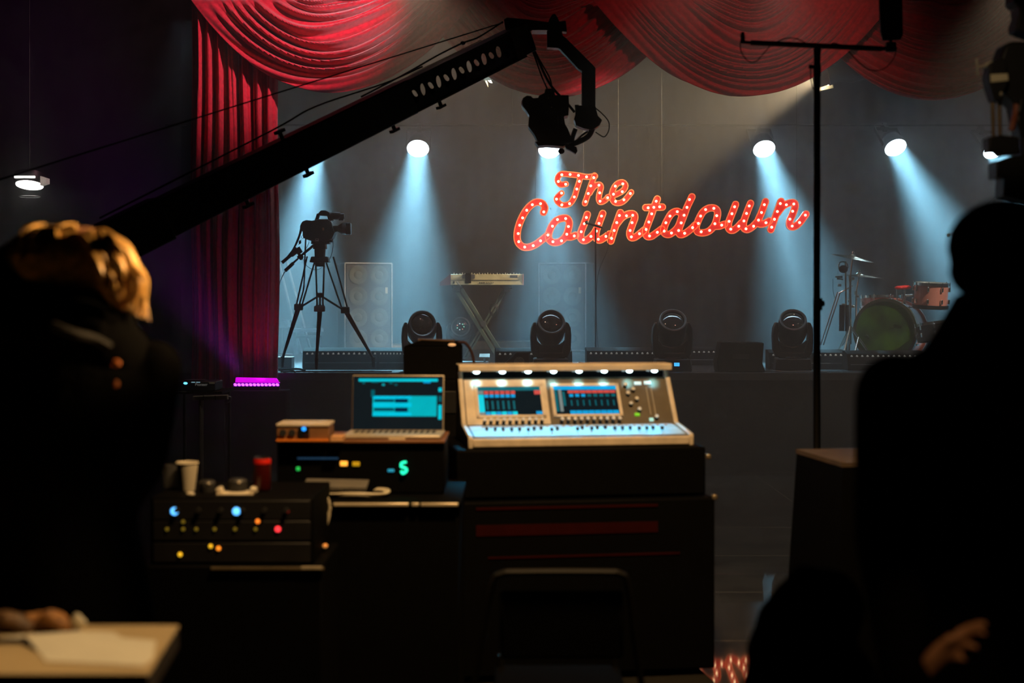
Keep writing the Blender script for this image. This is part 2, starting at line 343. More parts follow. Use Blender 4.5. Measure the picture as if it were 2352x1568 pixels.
# ---------------------------------------------------------------- the lit script sign
def q(pts): return [(1150 + a * 750 / 2352.0, 360 + b_ * 240 / 753.0) for a, b_ in pts]
SIGN_D = 17.3
LETTERS = {
 'T': ([[(470, 196), (430, 200), (408, 165), (432, 126), (500, 128), (560, 135), (618, 145), (680, 140)], [(575, 140), (566, 177), (548, 233), (530, 290), (496, 338), (440, 347), (402, 305), (438, 262)]],
       [(468, 198), (415, 178), (440, 130), (500, 128), (560, 135), (618, 145), (566, 177), (548, 233), (530, 290), (496, 338), (440, 347), (402, 305), (438, 262)]),
 'h': ([[(676, 135), (648, 210), (630, 265), (606, 336)], [(640, 262), (672, 215), (707, 200), (722, 218), (712, 262), (706, 300), (716, 326), (745, 318), (775, 290)]],
       [(670, 150), (648, 210), (630, 265), (612, 323), (707, 205), (713, 260), (715, 320), (770, 295)]),
 'e': ([[(770, 292), (840, 268), (886, 238), (898, 205), (877, 184), (840, 194), (811, 232), (799, 285), (816, 326), (855, 334), (894, 312), (940, 256)]],
       [(812, 270), (825, 212), (879, 195), (875, 252), (827, 322), (887, 310), (933, 265)]),
 'C': ([[(308, 400), (318, 368), (300, 336), (262, 326), (222, 345), (182, 388), (150, 445), (128, 505), (118, 565), (126, 615), (160, 648), (205, 650), (250, 632), (292, 602), (335, 568)]],
       [(310, 397), (287, 338), (228, 345), (188, 385), (158, 440), (137, 493), (126, 553), (130, 611), (173, 650), (234, 640), (287, 605)]),
 'o': ([[(430, 446), (395, 464), (365, 505), (345, 560), (352, 600), (385, 618), (430, 608), (468, 572), (488, 520), (494, 470), (472, 442), (430, 446)], [(472, 575), (505, 578), (540, 565)]],
       [(340, 563), (373, 500), (409, 452), (468, 445), (488, 502), (476, 558), (438, 605), (376, 612), (530, 570)]),
 'u': ([[(624, 415), (602, 482), (578, 545), (580, 590), (604, 604), (636, 588), (668, 556), (694, 515)], [(735, 408), (708, 480), (688, 540), (688, 585), (712, 600), (745, 584), (785, 556)]],
       [(617, 437), (602, 482), (580, 540), (596, 597), (650, 573), (690, 535), (708, 480), (726, 427), (703, 594), (758, 573)]),
 'n': ([[(862, 402), (836, 474), (817, 531), (793, 607)], [(825, 500), (870, 442), (915, 414), (955, 412), (966, 438), (948, 490), (930, 545), (938, 580), (965, 580), (1005, 552), (1030, 530)]],
       [(855, 423), (836, 474), (817, 531), (799, 588), (906, 425), (951, 421), (946, 474), (932, 531), (941, 577), (1000, 554)]),
 't': ([[(1128, 304), (1103, 364), (1088, 411), (1062, 480), (1044, 535), (1052, 570), (1082, 574), (1122, 548), (1160, 520)], [(1045, 366), (1165, 362)]],
       [(1120, 320), (1103, 364), (1088, 411), (1067, 470), (1047, 523), (1072, 570), (1128, 544), (1062, 367), (1145, 360)]),
 'd': ([[(1300, 408), (1270, 392), (1230, 410), (1198, 460), (1176, 515), (1180, 550), (1210, 560), (1245, 540), (1280, 500), (1302, 440)], [(1378, 288), (1342, 364), (1321, 421), (1298, 480), (1282, 531), (1292, 560), (1325, 553), (1365, 525), (1400, 492)]],
       [(1272, 395), (1219, 427), (1190, 475), (1178, 535), (1230, 549), (1282, 531), (1300, 476), (1360, 308), (1342, 364), (1321, 421), (1325, 551), (1382, 510)]),
 'o2': ([[(1495, 372), (1455, 400), (1425, 455), (1408, 505), (1418, 540), (1455, 548), (1500, 535), (1538, 495), (1558, 440), (1562, 395), (1540, 370), (1495, 372)], [(1540, 498), (1572, 500), (1612, 485)]],
       [(1424, 480), (1440, 427), (1476, 380), (1535, 371), (1556, 424), (1543, 482), (1505, 530), (1444, 540), (1592, 492)]),
 'w': ([[(1692, 343), (1666, 410), (1642, 475), (1644, 518), (1668, 530), (1700, 512), (1735, 475)], [(1800, 335), (1771, 408), (1750, 470), (1752, 512), (1776, 524), (1812, 505), (1846, 470)], [(1908, 322), (1879, 401), (1854, 462), (1866, 485), (1900, 480), (1935, 462)]],
       [(1685, 360), (1666, 410), (1645, 465), (1657, 521), (1715, 500), (1790, 354), (1771, 408), (1752, 462), (1767, 519), (1822, 500), (1899, 345), (1879, 401), (1857, 456), (1911, 475)]),
 'n2': ([[(2020, 320), (1993, 394), (1972, 450), (1946, 525)], [(1985, 415), (2030, 360), (2070, 336), (2110, 330), (2122, 355), (2103, 415), (2082, 465), (2086, 500), (2112, 504), (2150, 478), (2200, 412)]],
       [(2014, 337), (1993, 394), (1972, 450), (1952, 507), (2058, 346), (2111, 340), (2103, 392), (2083, 449), (2100, 499), (2153, 474), (2195, 420)]),
}
FACE = mat('red_face_bulb_glow', (0.75, 0.02, 0.012), 0.4, emis=(1.0, 0.010, 0.006), es=0.55, vary=0.35, scale=9)  # light of the bulbs put into the face as emission
RIM = mat('edge_bulb_glow', (0.9, 0.25, 0.1), 0.35, emis=(1.0, 0.17, 0.04), es=1.2)  # bulb light on the letter edges put in as emission
BULB = mat('sign_bulb', (1, 0.8, 0.5), 0.3, emis=(1.0, 0.72, 0.36), es=9)
SIDE = mat('sign_side', (0.35, 0.02, 0.01), 0.5)
def densify(pts, step, close=False):
    pts = [V((a, b_)) for a, b_ in pts]; out = []
    for i in range(len(pts) - 1):
        a = pts[max(i - 1, 0)]; b_ = pts[i]; c_ = pts[i + 1]; d = pts[min(i + 2, len(pts) - 1)]
        if close and i == 0: a = pts[-2]
        if close and i == len(pts) - 2: d = pts[1]
        n = max(2, int((c_ - b_).length / step))
        for k in range(n):
            t = k / n
            out.append(0.5 * ((2 * b_) + (c_ - a) * t + (2 * a - 5 * b_ + 4 * c_ - d) * t * t + (3 * b_ - a - 3 * c_ + d) * t ** 3))
    return np.array([list(p) for p in out + [pts[-1]]])
def letter(key, parent, org):
    strokes, bulbs = LETTERS[key]; s = SIGN_D / F
    def w2(p):  # frame pixel -> sign plane metres
        return [((a - 1176) * s - org[0], -(b_ - HZ) * s + EYE - org[2]) for a, b_ in p]
    small = key in 'The'
    hw = (5.8 if small else 7.3) * s
    polys = [w2(q(st)) for st in strokes]
    dens = [densify(p, 0.008, (abs(p[0][0] - p[-1][0]) + abs(p[0][1] - p[-1][1])) < 1e-6) for p in polys]
    allp = np.concatenate(dens); st = 0.0055
    x0, y0 = allp.min(0) - hw - 2 * st; x1, y1 = allp.max(0) + hw + 2 * st
    nx, ny = int((x1 - x0) / st) + 2, int((y1 - y0) / st) + 2
    gx = x0 + st * np.arange(nx); gy = y0 + st * np.arange(ny)
    X, Y = np.meshgrid(gx, gy, indexing='ij')
    dmin = np.full((nx, ny), 9.0)
    for a in range(0, len(allp), 60):
        ch = allp[a:a + 60]
        dd = np.sqrt((X[..., None] - ch[:, 0]) ** 2 + (Y[..., None] - ch[:, 1]) ** 2).min(-1); dmin = np.minimum(dmin, dd)
    f = hw - dmin
    dp = 0.055
    def march(bm_face, side, rim):
        vc = {}
        def vert(k, x, y):
            if k not in vc: vc[k] = bm_face.bm.verts.new((x, 0, y))
            return vc[k]
        for i in range(nx - 1):
            for j in range(ny - 1):
                cs = [(i, j), (i + 1, j), (i + 1, j + 1), (i, j + 1)]; ins = [f[c_] > 0 for c_ in cs]
                if not any(ins): continue
                loop = []
                for k in range(4):
                    a, b_ = cs[k], cs[(k + 1) % 4]
                    if ins[k]: loop.append((('g', a), gx[a[0]], gy[a[1]], 0))
                    if ins[k] != ins[(k + 1) % 4]:
                        t = f[a] / (f[a] - f[b_]); kk = ('e',) + tuple(sorted((a, b_)))
                        loop.append((kk, gx[a[0]] + t * (gx[b_[0]] - gx[a[0]]), gy[a[1]] + t * (gy[b_[1]] - gy[a[1]]), 1))
                vv = [vert(k, x, y) for k, x, y, _ in loop]
                if len(vv) >= 3:
                    try: bm_face.bm.faces.new(vv)
                    except ValueError: pass
                cr = [l for l in loop if l[3]]
                if len(cr) == 2:
                    (k1, xa, ya, _), (k2, xb, yb, _) = cr
                    A = [side.bm.verts.new((x, y, z)) for x, y, z in ((xa, -0.012, ya), (xb, -0.012, yb), (xb, dp, yb), (xa, dp, ya))]
                    side.bm.faces.new(A)
                    d = V((xb - xa, 0, yb - ya)); n = V((d.z, 0, -d.x)); 
                    if n.length < 1e-7: continue
                    n = n.normalized() * 0.0055
                    B = [rim.bm.verts.new(p) for p in (V((xa, -0.013, ya)) - n, V((xb, -0.013, yb)) - n, V((xb, -0.013, yb)) + n, V((xa, -0.013, ya)) + n)]
                    rim.bm.faces.new(B)
    fb, sb, rb = MB(), MB(), MB()
    march(fb, sb, rb)
    face = fb.build('sign_letter', FACE, parent, smooth=False)
    sb.build('letter_side', SIDE, face, smooth=False); rb.build('letter_rim', RIM, face, smooth=False)
    for (a, b_) in w2(q(bulbs)):
        o = bpy.data.objects.new('bulb', BULBME); COL.objects.link(o); o.parent = face; o.location = (a, -0.014, b_)
_b = MB().ell((0, 0, 0), (0.0145, 0.0125, 0.0145), n=10, m=8).build('bulb', BULB); BULBME = _b.data; bpy.data.objects.remove(_b)
org = V((0, SIGN_D, 0))
t = thing('lit_sign', (P(1350, 480, SIGN_D).x, SIGN_D, P(1350, 480, SIGN_D).z), 'red script sign reading The, studded with small bulbs, upper and shorter of the two words', 'sign', 'marquee words above the stage')
for k in ('T', 'h', 'e'): letter(k, t, t.location)
t2 = thing('lit_sign', (P(1500, 580, SIGN_D).x, SIGN_D + 0.012, P(1500, 580, SIGN_D).z), 'long red script sign reading Countdown, studded with small bulbs', 'sign', 'marquee words above the stage')
for k in ('C', 'o', 'u', 'n', 't', 'd', 'o2', 'w', 'n2'): letter(k, t2, t2.location)
sw = MB(); zt = 6.9
for px, py in ((1340, 412), (1420, 440)): sw.cyl(P(px, py, SIGN_D + 0.03), (P(px, py, SIGN_D).x, SIGN_D + 0.03, zt), 0.003, n=5)
for x_ in (1230, 1520, 1830):
    y_ = {1230: 470, 1520: 480, 1830: 470}[x_]
    sw.cyl(P(x_, y_, SIGN_D + 0.04), (P(x_, y_, SIGN_D).x, SIGN_D + 0.04, zt), 0.003, n=5)
tag(sw.build('hanging_wire', BLACK), 'thin dark wires the lit script words hang from', 'wire')
point('sign_glow', P(1370, 440, SIGN_D - 0.35), 0.6, (1, 0.25, 0.08), 0.25)
for x_ in (1250, 1400, 1560, 1720, 1800): point('sign_glow', P(x_, 520 - (x_ - 1250) * .04, SIGN_D - 0.35), 0.5, (1, 0.25, 0.08), 0.25)

# ---------------------------------------------------------------- bass cabinets
TRIM = mat('pale_corner_trim', (0.75, 0.78, 0.8), 0.35, 0.3)
GRILLE = mat('speaker_grille', (0.16, 0.16, 0.16), 0.6, vary=0.4, scale=90, bump=0.4)
CONE = mat('speaker_cone', (0.24, 0.26, 0.22), 0.6)
def cabinet(px, D, label, rz, flip):
    W_, H_, dp = 0.67, 1.22, 0.42
    t = thing('bass_cabinet', (P(px, 0, D).x, D, STAGE_Z + 0.03), label, 'speaker', 'tall bass cabinets at the back of the stage', rz)
    MB().box((0, dp / 2, H_ / 2), (W_, dp, H_)).build('enclosure', mat('cab_tolex', (0.035, 0.037, 0.04), 0.7, scale=80, bump=0.3), t, bevel=0.01)
    MB().box((0, -0.006, H_ / 2), (W_ - 0.05, 0.01, H_ - 0.05)).build('grille', GRILLE, t)
    for i in range(2):
        for j in range(4):
            x, z = (i - .5) * 0.3, 0.17 + j * 0.295
            MB().lathe([(0.125, 0.0), (0.13, 0.012), (0.118, 0.014), (0.06, 0.004), (0.045, 0.012), (0.02, 0.016)], (x, -0.012, z), (0, -1, 0), n=28).build('speaker_cone', CONE, t)
    e = MB()
    for x in (-W_ / 2, W_ / 2):
        e.box((x, -0.01, H_ / 2), (0.016, 0.02, H_))
    e.box((0, -0.01, H_), (W_, 0.022, 0.018)); e.box((0, -0.01, 0.01), (W_, 0.022, 0.016))
    e.box((-W_ / 2 * flip, dp / 2, H_), (0.018, dp, 0.018))
    e.build('trim', TRIM, t)
    MB().box((W_ * 0.38 * flip if flip > 0 else W_ * .38, -0.022, H_ * 0.69), (0.035, 0.008, 0.085)).build('badge', mat('tan_badge', (0.9, 0.75, 0.55), 0.5), t)
    for x in (-1, 1):
        for y in (0.06, dp - 0.06): MB().cyl((x * 0.27, y, -0.03), (x * 0.27, y, 0.0), 0.03).build('caster', RUBBER, t)
    return t
cabinet(846, 19.8, 'tall bass cabinet behind the video camera tripod, pale trim and a small tan badge', R(20), 1)
cabinet(1292, 19.8, 'tall bass cabinet behind the microphone stand, right of the keyboard', R(-17), -1)

# ---------------------------------------------------------------- keyboard on its stand
D = 17.0; s = F / D
kx = P(1106, 0, D).x; kz = P(0, 654, D).z
t = thing('keyboard_synthesizer', (kx, D, kz), 'cream backed synthesizer keyboard with wooden end cheek, seen from behind on its stand', 'keyboard')
W_ = 0.98
OLIVE = mat('cream_panel', (0.62, 0.56, 0.33), 0.5)
b = MB(); b.prism([(0, 0), (0.03, 0.125), (0.12, 0.13), (0.34, 0.05), (0.36, 0)], -W_ / 2 + 0.12, W_ / 2, 'yz'); b.build('body', OLIVE, t, bevel=0.003)
WOOD = mat('dark_red_wood', (0.16, 0.035, 0.02), 0.4)
MB().prism([(-W_ / 2 + 0.12, 0.13), (-W_ / 2 + 0.12, 0.0), (-W_ / 2 - 0.01, -0.01), (-W_ / 2 - 0.01, 0.03)], 0.005, 0.34).build('end_cheek', WOOD, t)
MB().box((W_ / 2 + 0.008, 0.15, 0.065), (0.014, 0.3, 0.135)).build('end_cheek', mat('pink_wood', (0.55, 0.3, 0.25), 0.4), t)
kb = MB()
random.seed(4)
for i in range(24):
    x = -W_ / 2 + 0.16 + (W_ - 0.2) * i / 23 + random.uniform(-.008, .008)
    MB().cyl((x, 0.1, 0.13), (x, 0.1, 0.142 + 0.006 * (i % 3 == 0)), 0.005, n=8).build('knob', WHITEP, t)
MB().box((0.03, 0.008, 0.058), (W_ - 0.14, 0.012, 0.003)).build('seam', BLACK, t)
kp = MB()
for i in range(3): kp.cyl((-0.02 + i * 0.025, -0.004, 0.025), (-0.02 + i * 0.025, 0.01, 0.025), 0.008, n=10)
kp.box((-0.33, 0.002, 0.03), (0.016, 0.02, 0.026)); kp.build('socket', BLACK, t)
for i in range(5): MB().box((0.06 + i * 0.02, -0.004, 0.025), (0.006, 0.01, 0.022), (0, 0.6, 0)).build('vent_stripe', MATTE, t)
MB().box((0.385, 0.022, 0.1), (0.09, 0.01, 0.03)).build('label_plate', GREYM, t)
text('SEQUEN', 0.038, (-0.34, 0.008, 0.085), (pi / 2, 0, 0), mat('white_print', (0.9, 0.9, 0.8), 0.5), t)
text('H-XD', 0.034, (0.255, 0.008, 0.085), (pi / 2, 0, 0), MATS['white_print'], t)
b = MB(); b.box((-0.16, -0.012, 0.075), (0.07, 0.02, 0.11)); b.box((-0.165, 0.05, 0.135), (0.06, 0.1, 0.012)); b.build('black_cloth', CLOTH, t, bevel=0.01)
MB().box((-0.205, 0.004, 0.1), (0.05, 0.012, 0.05)).build('tape', GREYM, t); MB().box((-0.105, 0.006, 0.1), (0.05, 0.012, 0.05)).build('tape', GREYM, t)
b = MB(); b.box((-0.27, -0.012, 0.015), (0.006, 0.006, 0.07), (0, -0.6, 0)); b.build('cable_plug', TRIM, t)
# x stand
GREENM = mat('dark_green_grey_metal', (0.13, 0.17, 0.13), 0.4, 0.3)
t = thing('keyboard_stand', (kx, D + 0.15, STAGE_Z), 'dark folding X shaped keyboard stand under the cream synthesizer', 'stand')
def rel(px, py, y=0.0): p = P(px, py, D); return V((p.x - kx, y, p.z - STAGE_Z))
b = MB()
for dx in (-0.03, 0.045):
    b.box(((rel(1046, 655).x + rel(1152, 836).x) / 2 + dx, -0.06, (rel(0, 655).z + 0.02) / 2), (0.045, 0.05, 1.05), (0, -atan2(rel(1152, 0).x - rel(1046, 0).x, rel(0, 655).z - 0.02), 0))
b.build('leg', GREENM, t, bevel=0.004)
b = MB()
for dx in (-0.015, 0.025):
    b.box(((rel(1165, 655).x + rel(1064, 836).x) / 2 + dx, 0.06, (rel(0, 655).z + 0.02) / 2), (0.022, 0.03, 1.04), (0, atan2(rel(1165, 0).x - rel(1064, 0).x, rel(0, 655).z - 0.02), 0))
b.build('leg', GREENM, t, bevel=0.004)
zt = rel(0, 655).z
for px in (1050, 1164): b = MB(); b.box((rel(px, 0).x, 0.05, zt - 0.02), (0.13, 0.34, 0.035)); b.box((rel(px, 0).x, -0.1, zt - 0.05), (0.08, 0.05, 0.06)); b.build('support_arm', BLACK, t, bevel=0.006)
for px in (1064, 1152): MB().box((rel(px, 0).x, 0.0, 0.02), (0.05, 0.42, 0.035)).build('foot', BLACK, t, bevel=0.005)
MB().cyl((rel(1110, 0).x, -0.12, 0.45), (rel(1110, 0).x, 0.1, 0.45), 0.035).build('pivot', GREYM, t)
b = MB()
for k in range(4): b.tube([V((rel(1134, 0).x + (0.055 - k * .006) * cos(a), -0.13 - k * 0.006, 0.62 + (0.075 - k * .01) * sin(a))) for a in [i * 2 * pi / 16 for i in range(17)]], 0.004, n=6, smooth=1)
b.tube([(rel(1150, 0).x, -0.1, zt), (rel(1147, 0).x, -0.13, 0.85), (rel(1138, 0).x, -0.13, 0.7)], 0.004, n=6)
tag(b.build('coiled_cable', BLACK, None, loc=t.location), 'coiled black cable hanging on the keyboard stand', 'cable')

# ---------------------------------------------------------------- microphone stands
def mic(b, p0, p1):
    b.cyl(p0, p1, 0.011, 0.016, n=12); d = (V(p0) - V(p1)).normalized(); b.ell(V(p1) - d * 0.025, (0.026, 0.026, 0.03))
D = 16.2; px0 = 1368
t = thing('microphone_stand', (P(px0, 0, D).x, D, STAGE_Z), 'slim straight microphone stand in front of the right hand bass cabinet', 'microphone stand')
o0 = t.location
zt = P(0, 523, D).z - STAGE_Z
MB().cyl((0, 0, 0.03), (0, 0, zt), 0.009, n=10).build('pole', BLACK, t)
MB().lathe([(0.13, 0.0), (0.13, 0.012), (0.04, 0.03), (0.012, 0.035)]).build('base', BLACK, t)
b = MB(); b.cyl(P(1384, 523, D) - o0, P(1352, 513, D) - o0, 0.011, 0.016, n=12); b.build('microphone', BLACK, t); MB().ell(P(1348, 511, D) - o0, (0.024, 0.024, 0.024)).build('microphone_head', GREYM, t)
MB().tube([P(1386, 523, D) - o0, P(1394, 535, D) - o0, P(1396, 570, D) - o0, P(1372, 640, D) - o0, P(1371, 760, D) - o0, (0.05, -0.05, 0.04)], 0.0035, n=6).build('cable', BLACK, t)
D = 15.9
t = thing('boom_microphone_stand', (P(2292, 0, D + 0.1).x, D + 0.1, STAGE_Z), 'chrome boom microphone stand reaching down over the drum kit, beside the right hand edge', 'microphone stand')
o0 = t.location
MB().cyl((0, 0, 0.02), (0, 0, P(0, 462, D).z - STAGE_Z), 0.01).build('pole', STEEL, t)
MB().cyl(P(2195, 532, D) - o0, P(2300, 440, D) - o0, 0.006).build('boom', STEEL, t)
b = MB(); b.box(P(2283, 462, D) - o0, (0.03, 0.03, 0.05)); b.build('clutch', STEEL, t, bevel=0.004)
MB().cyl(P(2205, 523, D) - o0, P(2186, 540, D) - o0, 0.010, 0.014).build('microphone', STEEL, t); MB().ell(P(2179, 540, D) - o0, (0.022, 0.022, 0.022)).build('microphone_head', mat('green_chrome', (0.4, 0.5, 0.4), 0.3, 0.8), t)
for a in (0.3, 2.4, 4.5): MB().cyl((0, 0, 0.2), (0.3 * cos(a), 0.3 * sin(a), 0.01), 0.009).build('leg', STEEL, t)
# ---------------------------------------------------------------- moving heads along the stage front
FRONTLENS = mat('unlit_lens', (0.03, 0.03, 0.03), 0.05, spec=1.0, coat=1.0)
MH = mat('fixture_black', (0.010, 0.010, 0.011), 0.35)
def moving_head():
    t = thing('moving_head_light', (0, 0, 0), 'x', 'moving head light', 'moving head lights along the stage front')
    b = MB(); b.box((0, 0, 0.06), (0.38, 0.32, 0.12), taper=0.94); b.cyl((0, 0, 0.11), (0, 0, 0.135), 0.12); b.build('base', MH, t, bevel=0.015)
    b = MB()
    for s_ in (-1, 1):
        pr = [(s_ * 0.11, 0.13), (s_ * 0.175, 0.13), (s_ * 0.205, 0.2), (s_ * 0.212, 0.34), (s_ * 0.205, 0.42), (s_ * 0.18, 0.475), (s_ * 0.155, 0.48), (s_ * 0.15, 0.3), (s_ * 0.12, 0.2)]
        b.prism(pr, -0.085, 0.085)
    b.box((0, 0, 0.15), (0.30, 0.17, 0.06)); b.prism([(-0.17, 0.13), (0.17, 0.13), (0.175, 0.34), (0.15, 0.30), (0.10, 0.255), (0.0, 0.235), (-0.10, 0.255), (-0.15, 0.30), (-0.175, 0.34)], -0.06, 0.08); b.build('yoke', MH, t, bevel=0.012)
    h = thing('x', (0, 0, 0.42), 'x', 'x'); 
    for k in ('label', 'category'): del h[k]
    h.name = 'lamp_head'; h.parent = t
    MB().lathe([(0.06, 0.20), (0.125, 0.17), (0.15, 0.08), (0.152, -0.02), (0.145, -0.10), (0.135, -0.12), (0.125, -0.12), (0.12, -0.105)], n=32).build('housing', MH, h)
    MB().lathe([(0.137, -0.118), (0.142, -0.126), (0.132, -0.13), (0.118, -0.122), (0.118, -0.112)], n=32, cap=False).build('front_ring', GREYM, h)
    MB().lathe([(0.118, -0.105), (0.10, -0.118), (0.06, -0.13), (0.02, -0.134)], n=28).build('front_lens', FRONTLENS, h)
    b = MB()
    for s_ in (-1, 1): b.cyl((s_ * 0.14, 0, 0), (s_ * 0.18, 0, 0), 0.05)
    b.build('tilt_joint', MH, h)
    for x in (-0.12, 0.12):
        for y in (-0.1, 0.1): MB().cyl((x, y, 0), (x, y, 0.012), 0.02).build('foot', RUBBER, t)
    return t, h
mh, hd = moving_head()
hd.rotation_euler = (R(-78), 0, 0)
spots_ = [(968, 14.85, R(-112), 0.12, 'moving head light behind the dark amplifier box, its grey lens ring facing the camera'),
          (1265, 14.85, R(-122), 0.04, 'moving head light in front of the right bass cabinet, above the mixing console'),
          (1545, 14.75, R(-132), 0.0, 'moving head light with a small blue display on its base'),
          (1822, 14.9, R(-133), -0.1, 'moving head light just left of the tall antenna pole'),
          (1058, 18.6, R(-95), 0.0, 'hazy moving head light with colourful lens behind the keyboard stand')]
MHK = []
for i, (px, D, tilt, rz, lb) in enumerate(spots_):
    o = mh if i == 0 else copy_tree(mh)
    o.location = (P(px, 0, D).x, D + 0.05, STAGE_Z + 0.001); o.rotation_euler.z = rz; o['label'] = lb; MHK.append(o)
    o.scale = (1.0, 1.0, 1.05) if i < 4 else (0.9,) * 3
    for ch in kids(o):
        if ch.name.startswith('lamp_head'): ch.rotation_euler = (tilt, 0, 0)
bl = mat('blue_display', (0.02, 0.3, 1), 0.4, emis=(0.05, 0.45, 1), es=1.6)
MB().box((0.03, -0.164, 0.068), (0.055, 0.004, 0.034)).build('display', bl, MHK[2], label='small glowing blue display')
MB().box((0.03, -0.167, 0.072), (0.03, 0.004, 0.003)).build('display_text', WHITEP, MHK[2])
dots = MB()
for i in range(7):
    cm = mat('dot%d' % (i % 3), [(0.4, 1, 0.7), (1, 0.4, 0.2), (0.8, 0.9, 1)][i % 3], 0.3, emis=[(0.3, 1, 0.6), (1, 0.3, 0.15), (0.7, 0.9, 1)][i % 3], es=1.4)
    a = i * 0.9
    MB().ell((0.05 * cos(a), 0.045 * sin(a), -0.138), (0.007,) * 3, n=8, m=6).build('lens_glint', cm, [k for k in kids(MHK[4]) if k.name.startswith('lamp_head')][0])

# ---------------------------------------------------------------- wedges and footlights
def footlight():
    t = thing('footlight_bar', (0, 0, 0), 'x', 'footlight', 'low footlight bars on the stage')
    b = MB(); b.prism([(-0.13, 0), (-0.13, 0.07), (-0.08, 0.17), (0.02, 0.20), (0.13, 0.2), (0.13, 0)], -0.43, 0.43, 'yz'); b.build('housing', mat('dull_black', (0.006, 0.006, 0.006), 0.8, spec=0.12), t, bevel=0.006)
    for i in range(14):
        x = -0.38 + i * 0.76 / 13
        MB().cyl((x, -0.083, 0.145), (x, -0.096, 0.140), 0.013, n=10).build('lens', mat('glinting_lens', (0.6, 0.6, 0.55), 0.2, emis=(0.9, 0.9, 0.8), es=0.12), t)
    MB().box((0, -0.134, 0.06), (0.8, 0.006, 0.006)).build('edge_strip', mat('pale_strip', (0.4, 0.45, 0.5), 0.4), t)
    return t
fl0 = footlight()
FL = [(785, 15.3, 0.04, 'long low black footlight bar behind the foot of the camera tripod'),
      (925, 15.3, 0.0, 'low black footlight bar partly behind the dark amplifier box'),
      (1225, 15.2, 0.05, 'low black footlight bar beside the keyboard stand foot'),
      (1432, 15.4, 0.03, 'low black footlight bar with a row of small lenses, right of the second moving head'),
      (1620, 16.2, 0.0, 'low black footlight bar far back behind the dark stage monitor'),
      (1850, 15.3, 0.0, 'low black footlight bar behind the moving head near the antenna pole'),
      (2030, 15.0, 0.0, 'low black footlight bar in front of the bass drum')]
for i, (px, D, rz, lb) in enumerate(FL):
    o = fl0 if i == 0 else copy_tree(fl0)
    o.location = (P(px, 0, D).x, D, STAGE_Z + 0.001); o.rotation_euler.z = rz; o['label'] = lb
    o.scale = (0.95 if i != 1 else 0.6, 1, 1.1 if i < 4 else 1.0)
t = thing('stage_monitor', (P(1697, 0, 14.62).x, 14.62, STAGE_Z), 'dark wedge shaped stage monitor seen from behind, between two moving heads', 'speaker')
MB().prism([(-0.23, 0), (-0.245, 0.1), (-0.20, 0.31), (0.235, 0.30), (0.22, 0.09), (0.25, 0)], -0.14, 0.16).build('enclosure', MATTE, t, bevel=0.012)
MB().box((0, -0.145, 0.16), (0.16, 0.01, 0.05)).build('carry_handle', BLACK, t)
t = thing('stage_monitor', (P(1190, 0, 15.0).x - 0.02, 14.7, STAGE_Z), 'dark wedge shaped stage monitor at the foot of the keyboard stand', 'speaker')
MB().prism([(-0.13, 0), (-0.12, 0.08), (0.0, 0.2), (0.13, 0.2), (0.14, 0)], -0.12, 0.12).build('enclosure', MATTE, t, bevel=0.01)
MB().cyl((0.03, -0.121, 0.1), (0.03, -0.126, 0.1), 0.055).build('grille', GRILLE, t)

# bright floor items near the back
def lowbox(name, px, py, D, w, h, d, m, label, cat, grp=None, rz=0):
    p = P(px, py, D); o = MB().box((0, 0, h / 2), (w, d, h)).build(name, m, bevel=0.004)
    o.location = (p.x, D, STAGE_Z + 0.001); o.rotation_euler.z = rz; return tag(o, label, cat, grp)
TANB = mat('tan_board', (0.75, 0.62, 0.38), 0.6)
lowbox('wooden_riser', 905, 0, 21.0, 1.35, 0.085, 0.9, TANB, 'low tan wooden riser under and right of the left bass cabinet', 'riser')
lowbox('wooden_riser', 1195, 0, 21.4, 1.9, 0.12, 0.5, TANB, 'long pale wooden riser far back behind the foot of the keyboard stand', 'riser')
for (px, D, w_, lb) in ((1085, 16.0, 0.36, 'flat pale equipment lid lying on the stage, left of the keyboard stand foot'), (1120, 15.3, 0.5, 'grey flat pedal board lying under the keyboard stand')):
    lowbox('pedal_board', px, 0, D, w_, 0.045, 0.22, mat('pale_lid', (0.3, 0.34, 0.36), 0.4), lb, 'pedal board')
t = thing('expression_pedal', (P(1113, 0, 15.7).x, 15.7, STAGE_Z), 'small foot pedal with a bright top plate under the keyboard', 'pedal')
MB().box((0, 0, 0.02), (0.1, 0.2, 0.03)).build('base', BLACK, t, bevel=0.004)
MB().box((0, 0.0, 0.12), (0.115, 0.16, 0.012), (0.2, 0, 0)).build('foot_plate', WHITEP, t)
MB().cyl((0, 0, 0.03), (0, 0, 0.12), 0.012).build('hinge_post', STEEL, t)
# left background kit behind the tripod
t = thing('side_keyboard', (P(705, 0, 19.3).x, 19.3, STAGE_Z), 'hazy keyboard on a low stand, far back between curtain and left bass cabinet', 'keyboard')
MB().box((0, 0, 0.33), (0.42, 0.25, 0.05)).build('body', mat('light_blue_grey', (0.5, 0.6, 0.68), 0.4), t, bevel=0.006)
MB().box((0.03, -0.03, 0.24), (0.3, 0.25, 0.03)).build('shelf', GREYM, t)
for x in (-0.15, 0.15): MB().box((x, 0, 0.15), (0.03, 0.2, 0.3)).build('leg', GREENM, t)
for (px, D, z, w_, h_, nm, lb, cat, mt) in ((648, 19.0, 0.42, 0.12, 0.10, 'effects_unit', 'small pale box peeking past the curtain edge, on a stool', 'box', 'light_blue_grey'),):
    t = thing(nm, (P(px, 0, D).x, D, STAGE_Z), lb, cat)
    MB().box((0, 0, z), (w_ * 1.6, 0.2, h_)).build('unit_body', MATS[mt], t, bevel=0.005); MB().cyl((0, 0, 0), (0, 0, z - h_ / 2), 0.02).build('leg', GREYM, t); MB().cyl((0, 0, 0), (0, 0, 0.02), 0.14).build('base', GREYM, t)
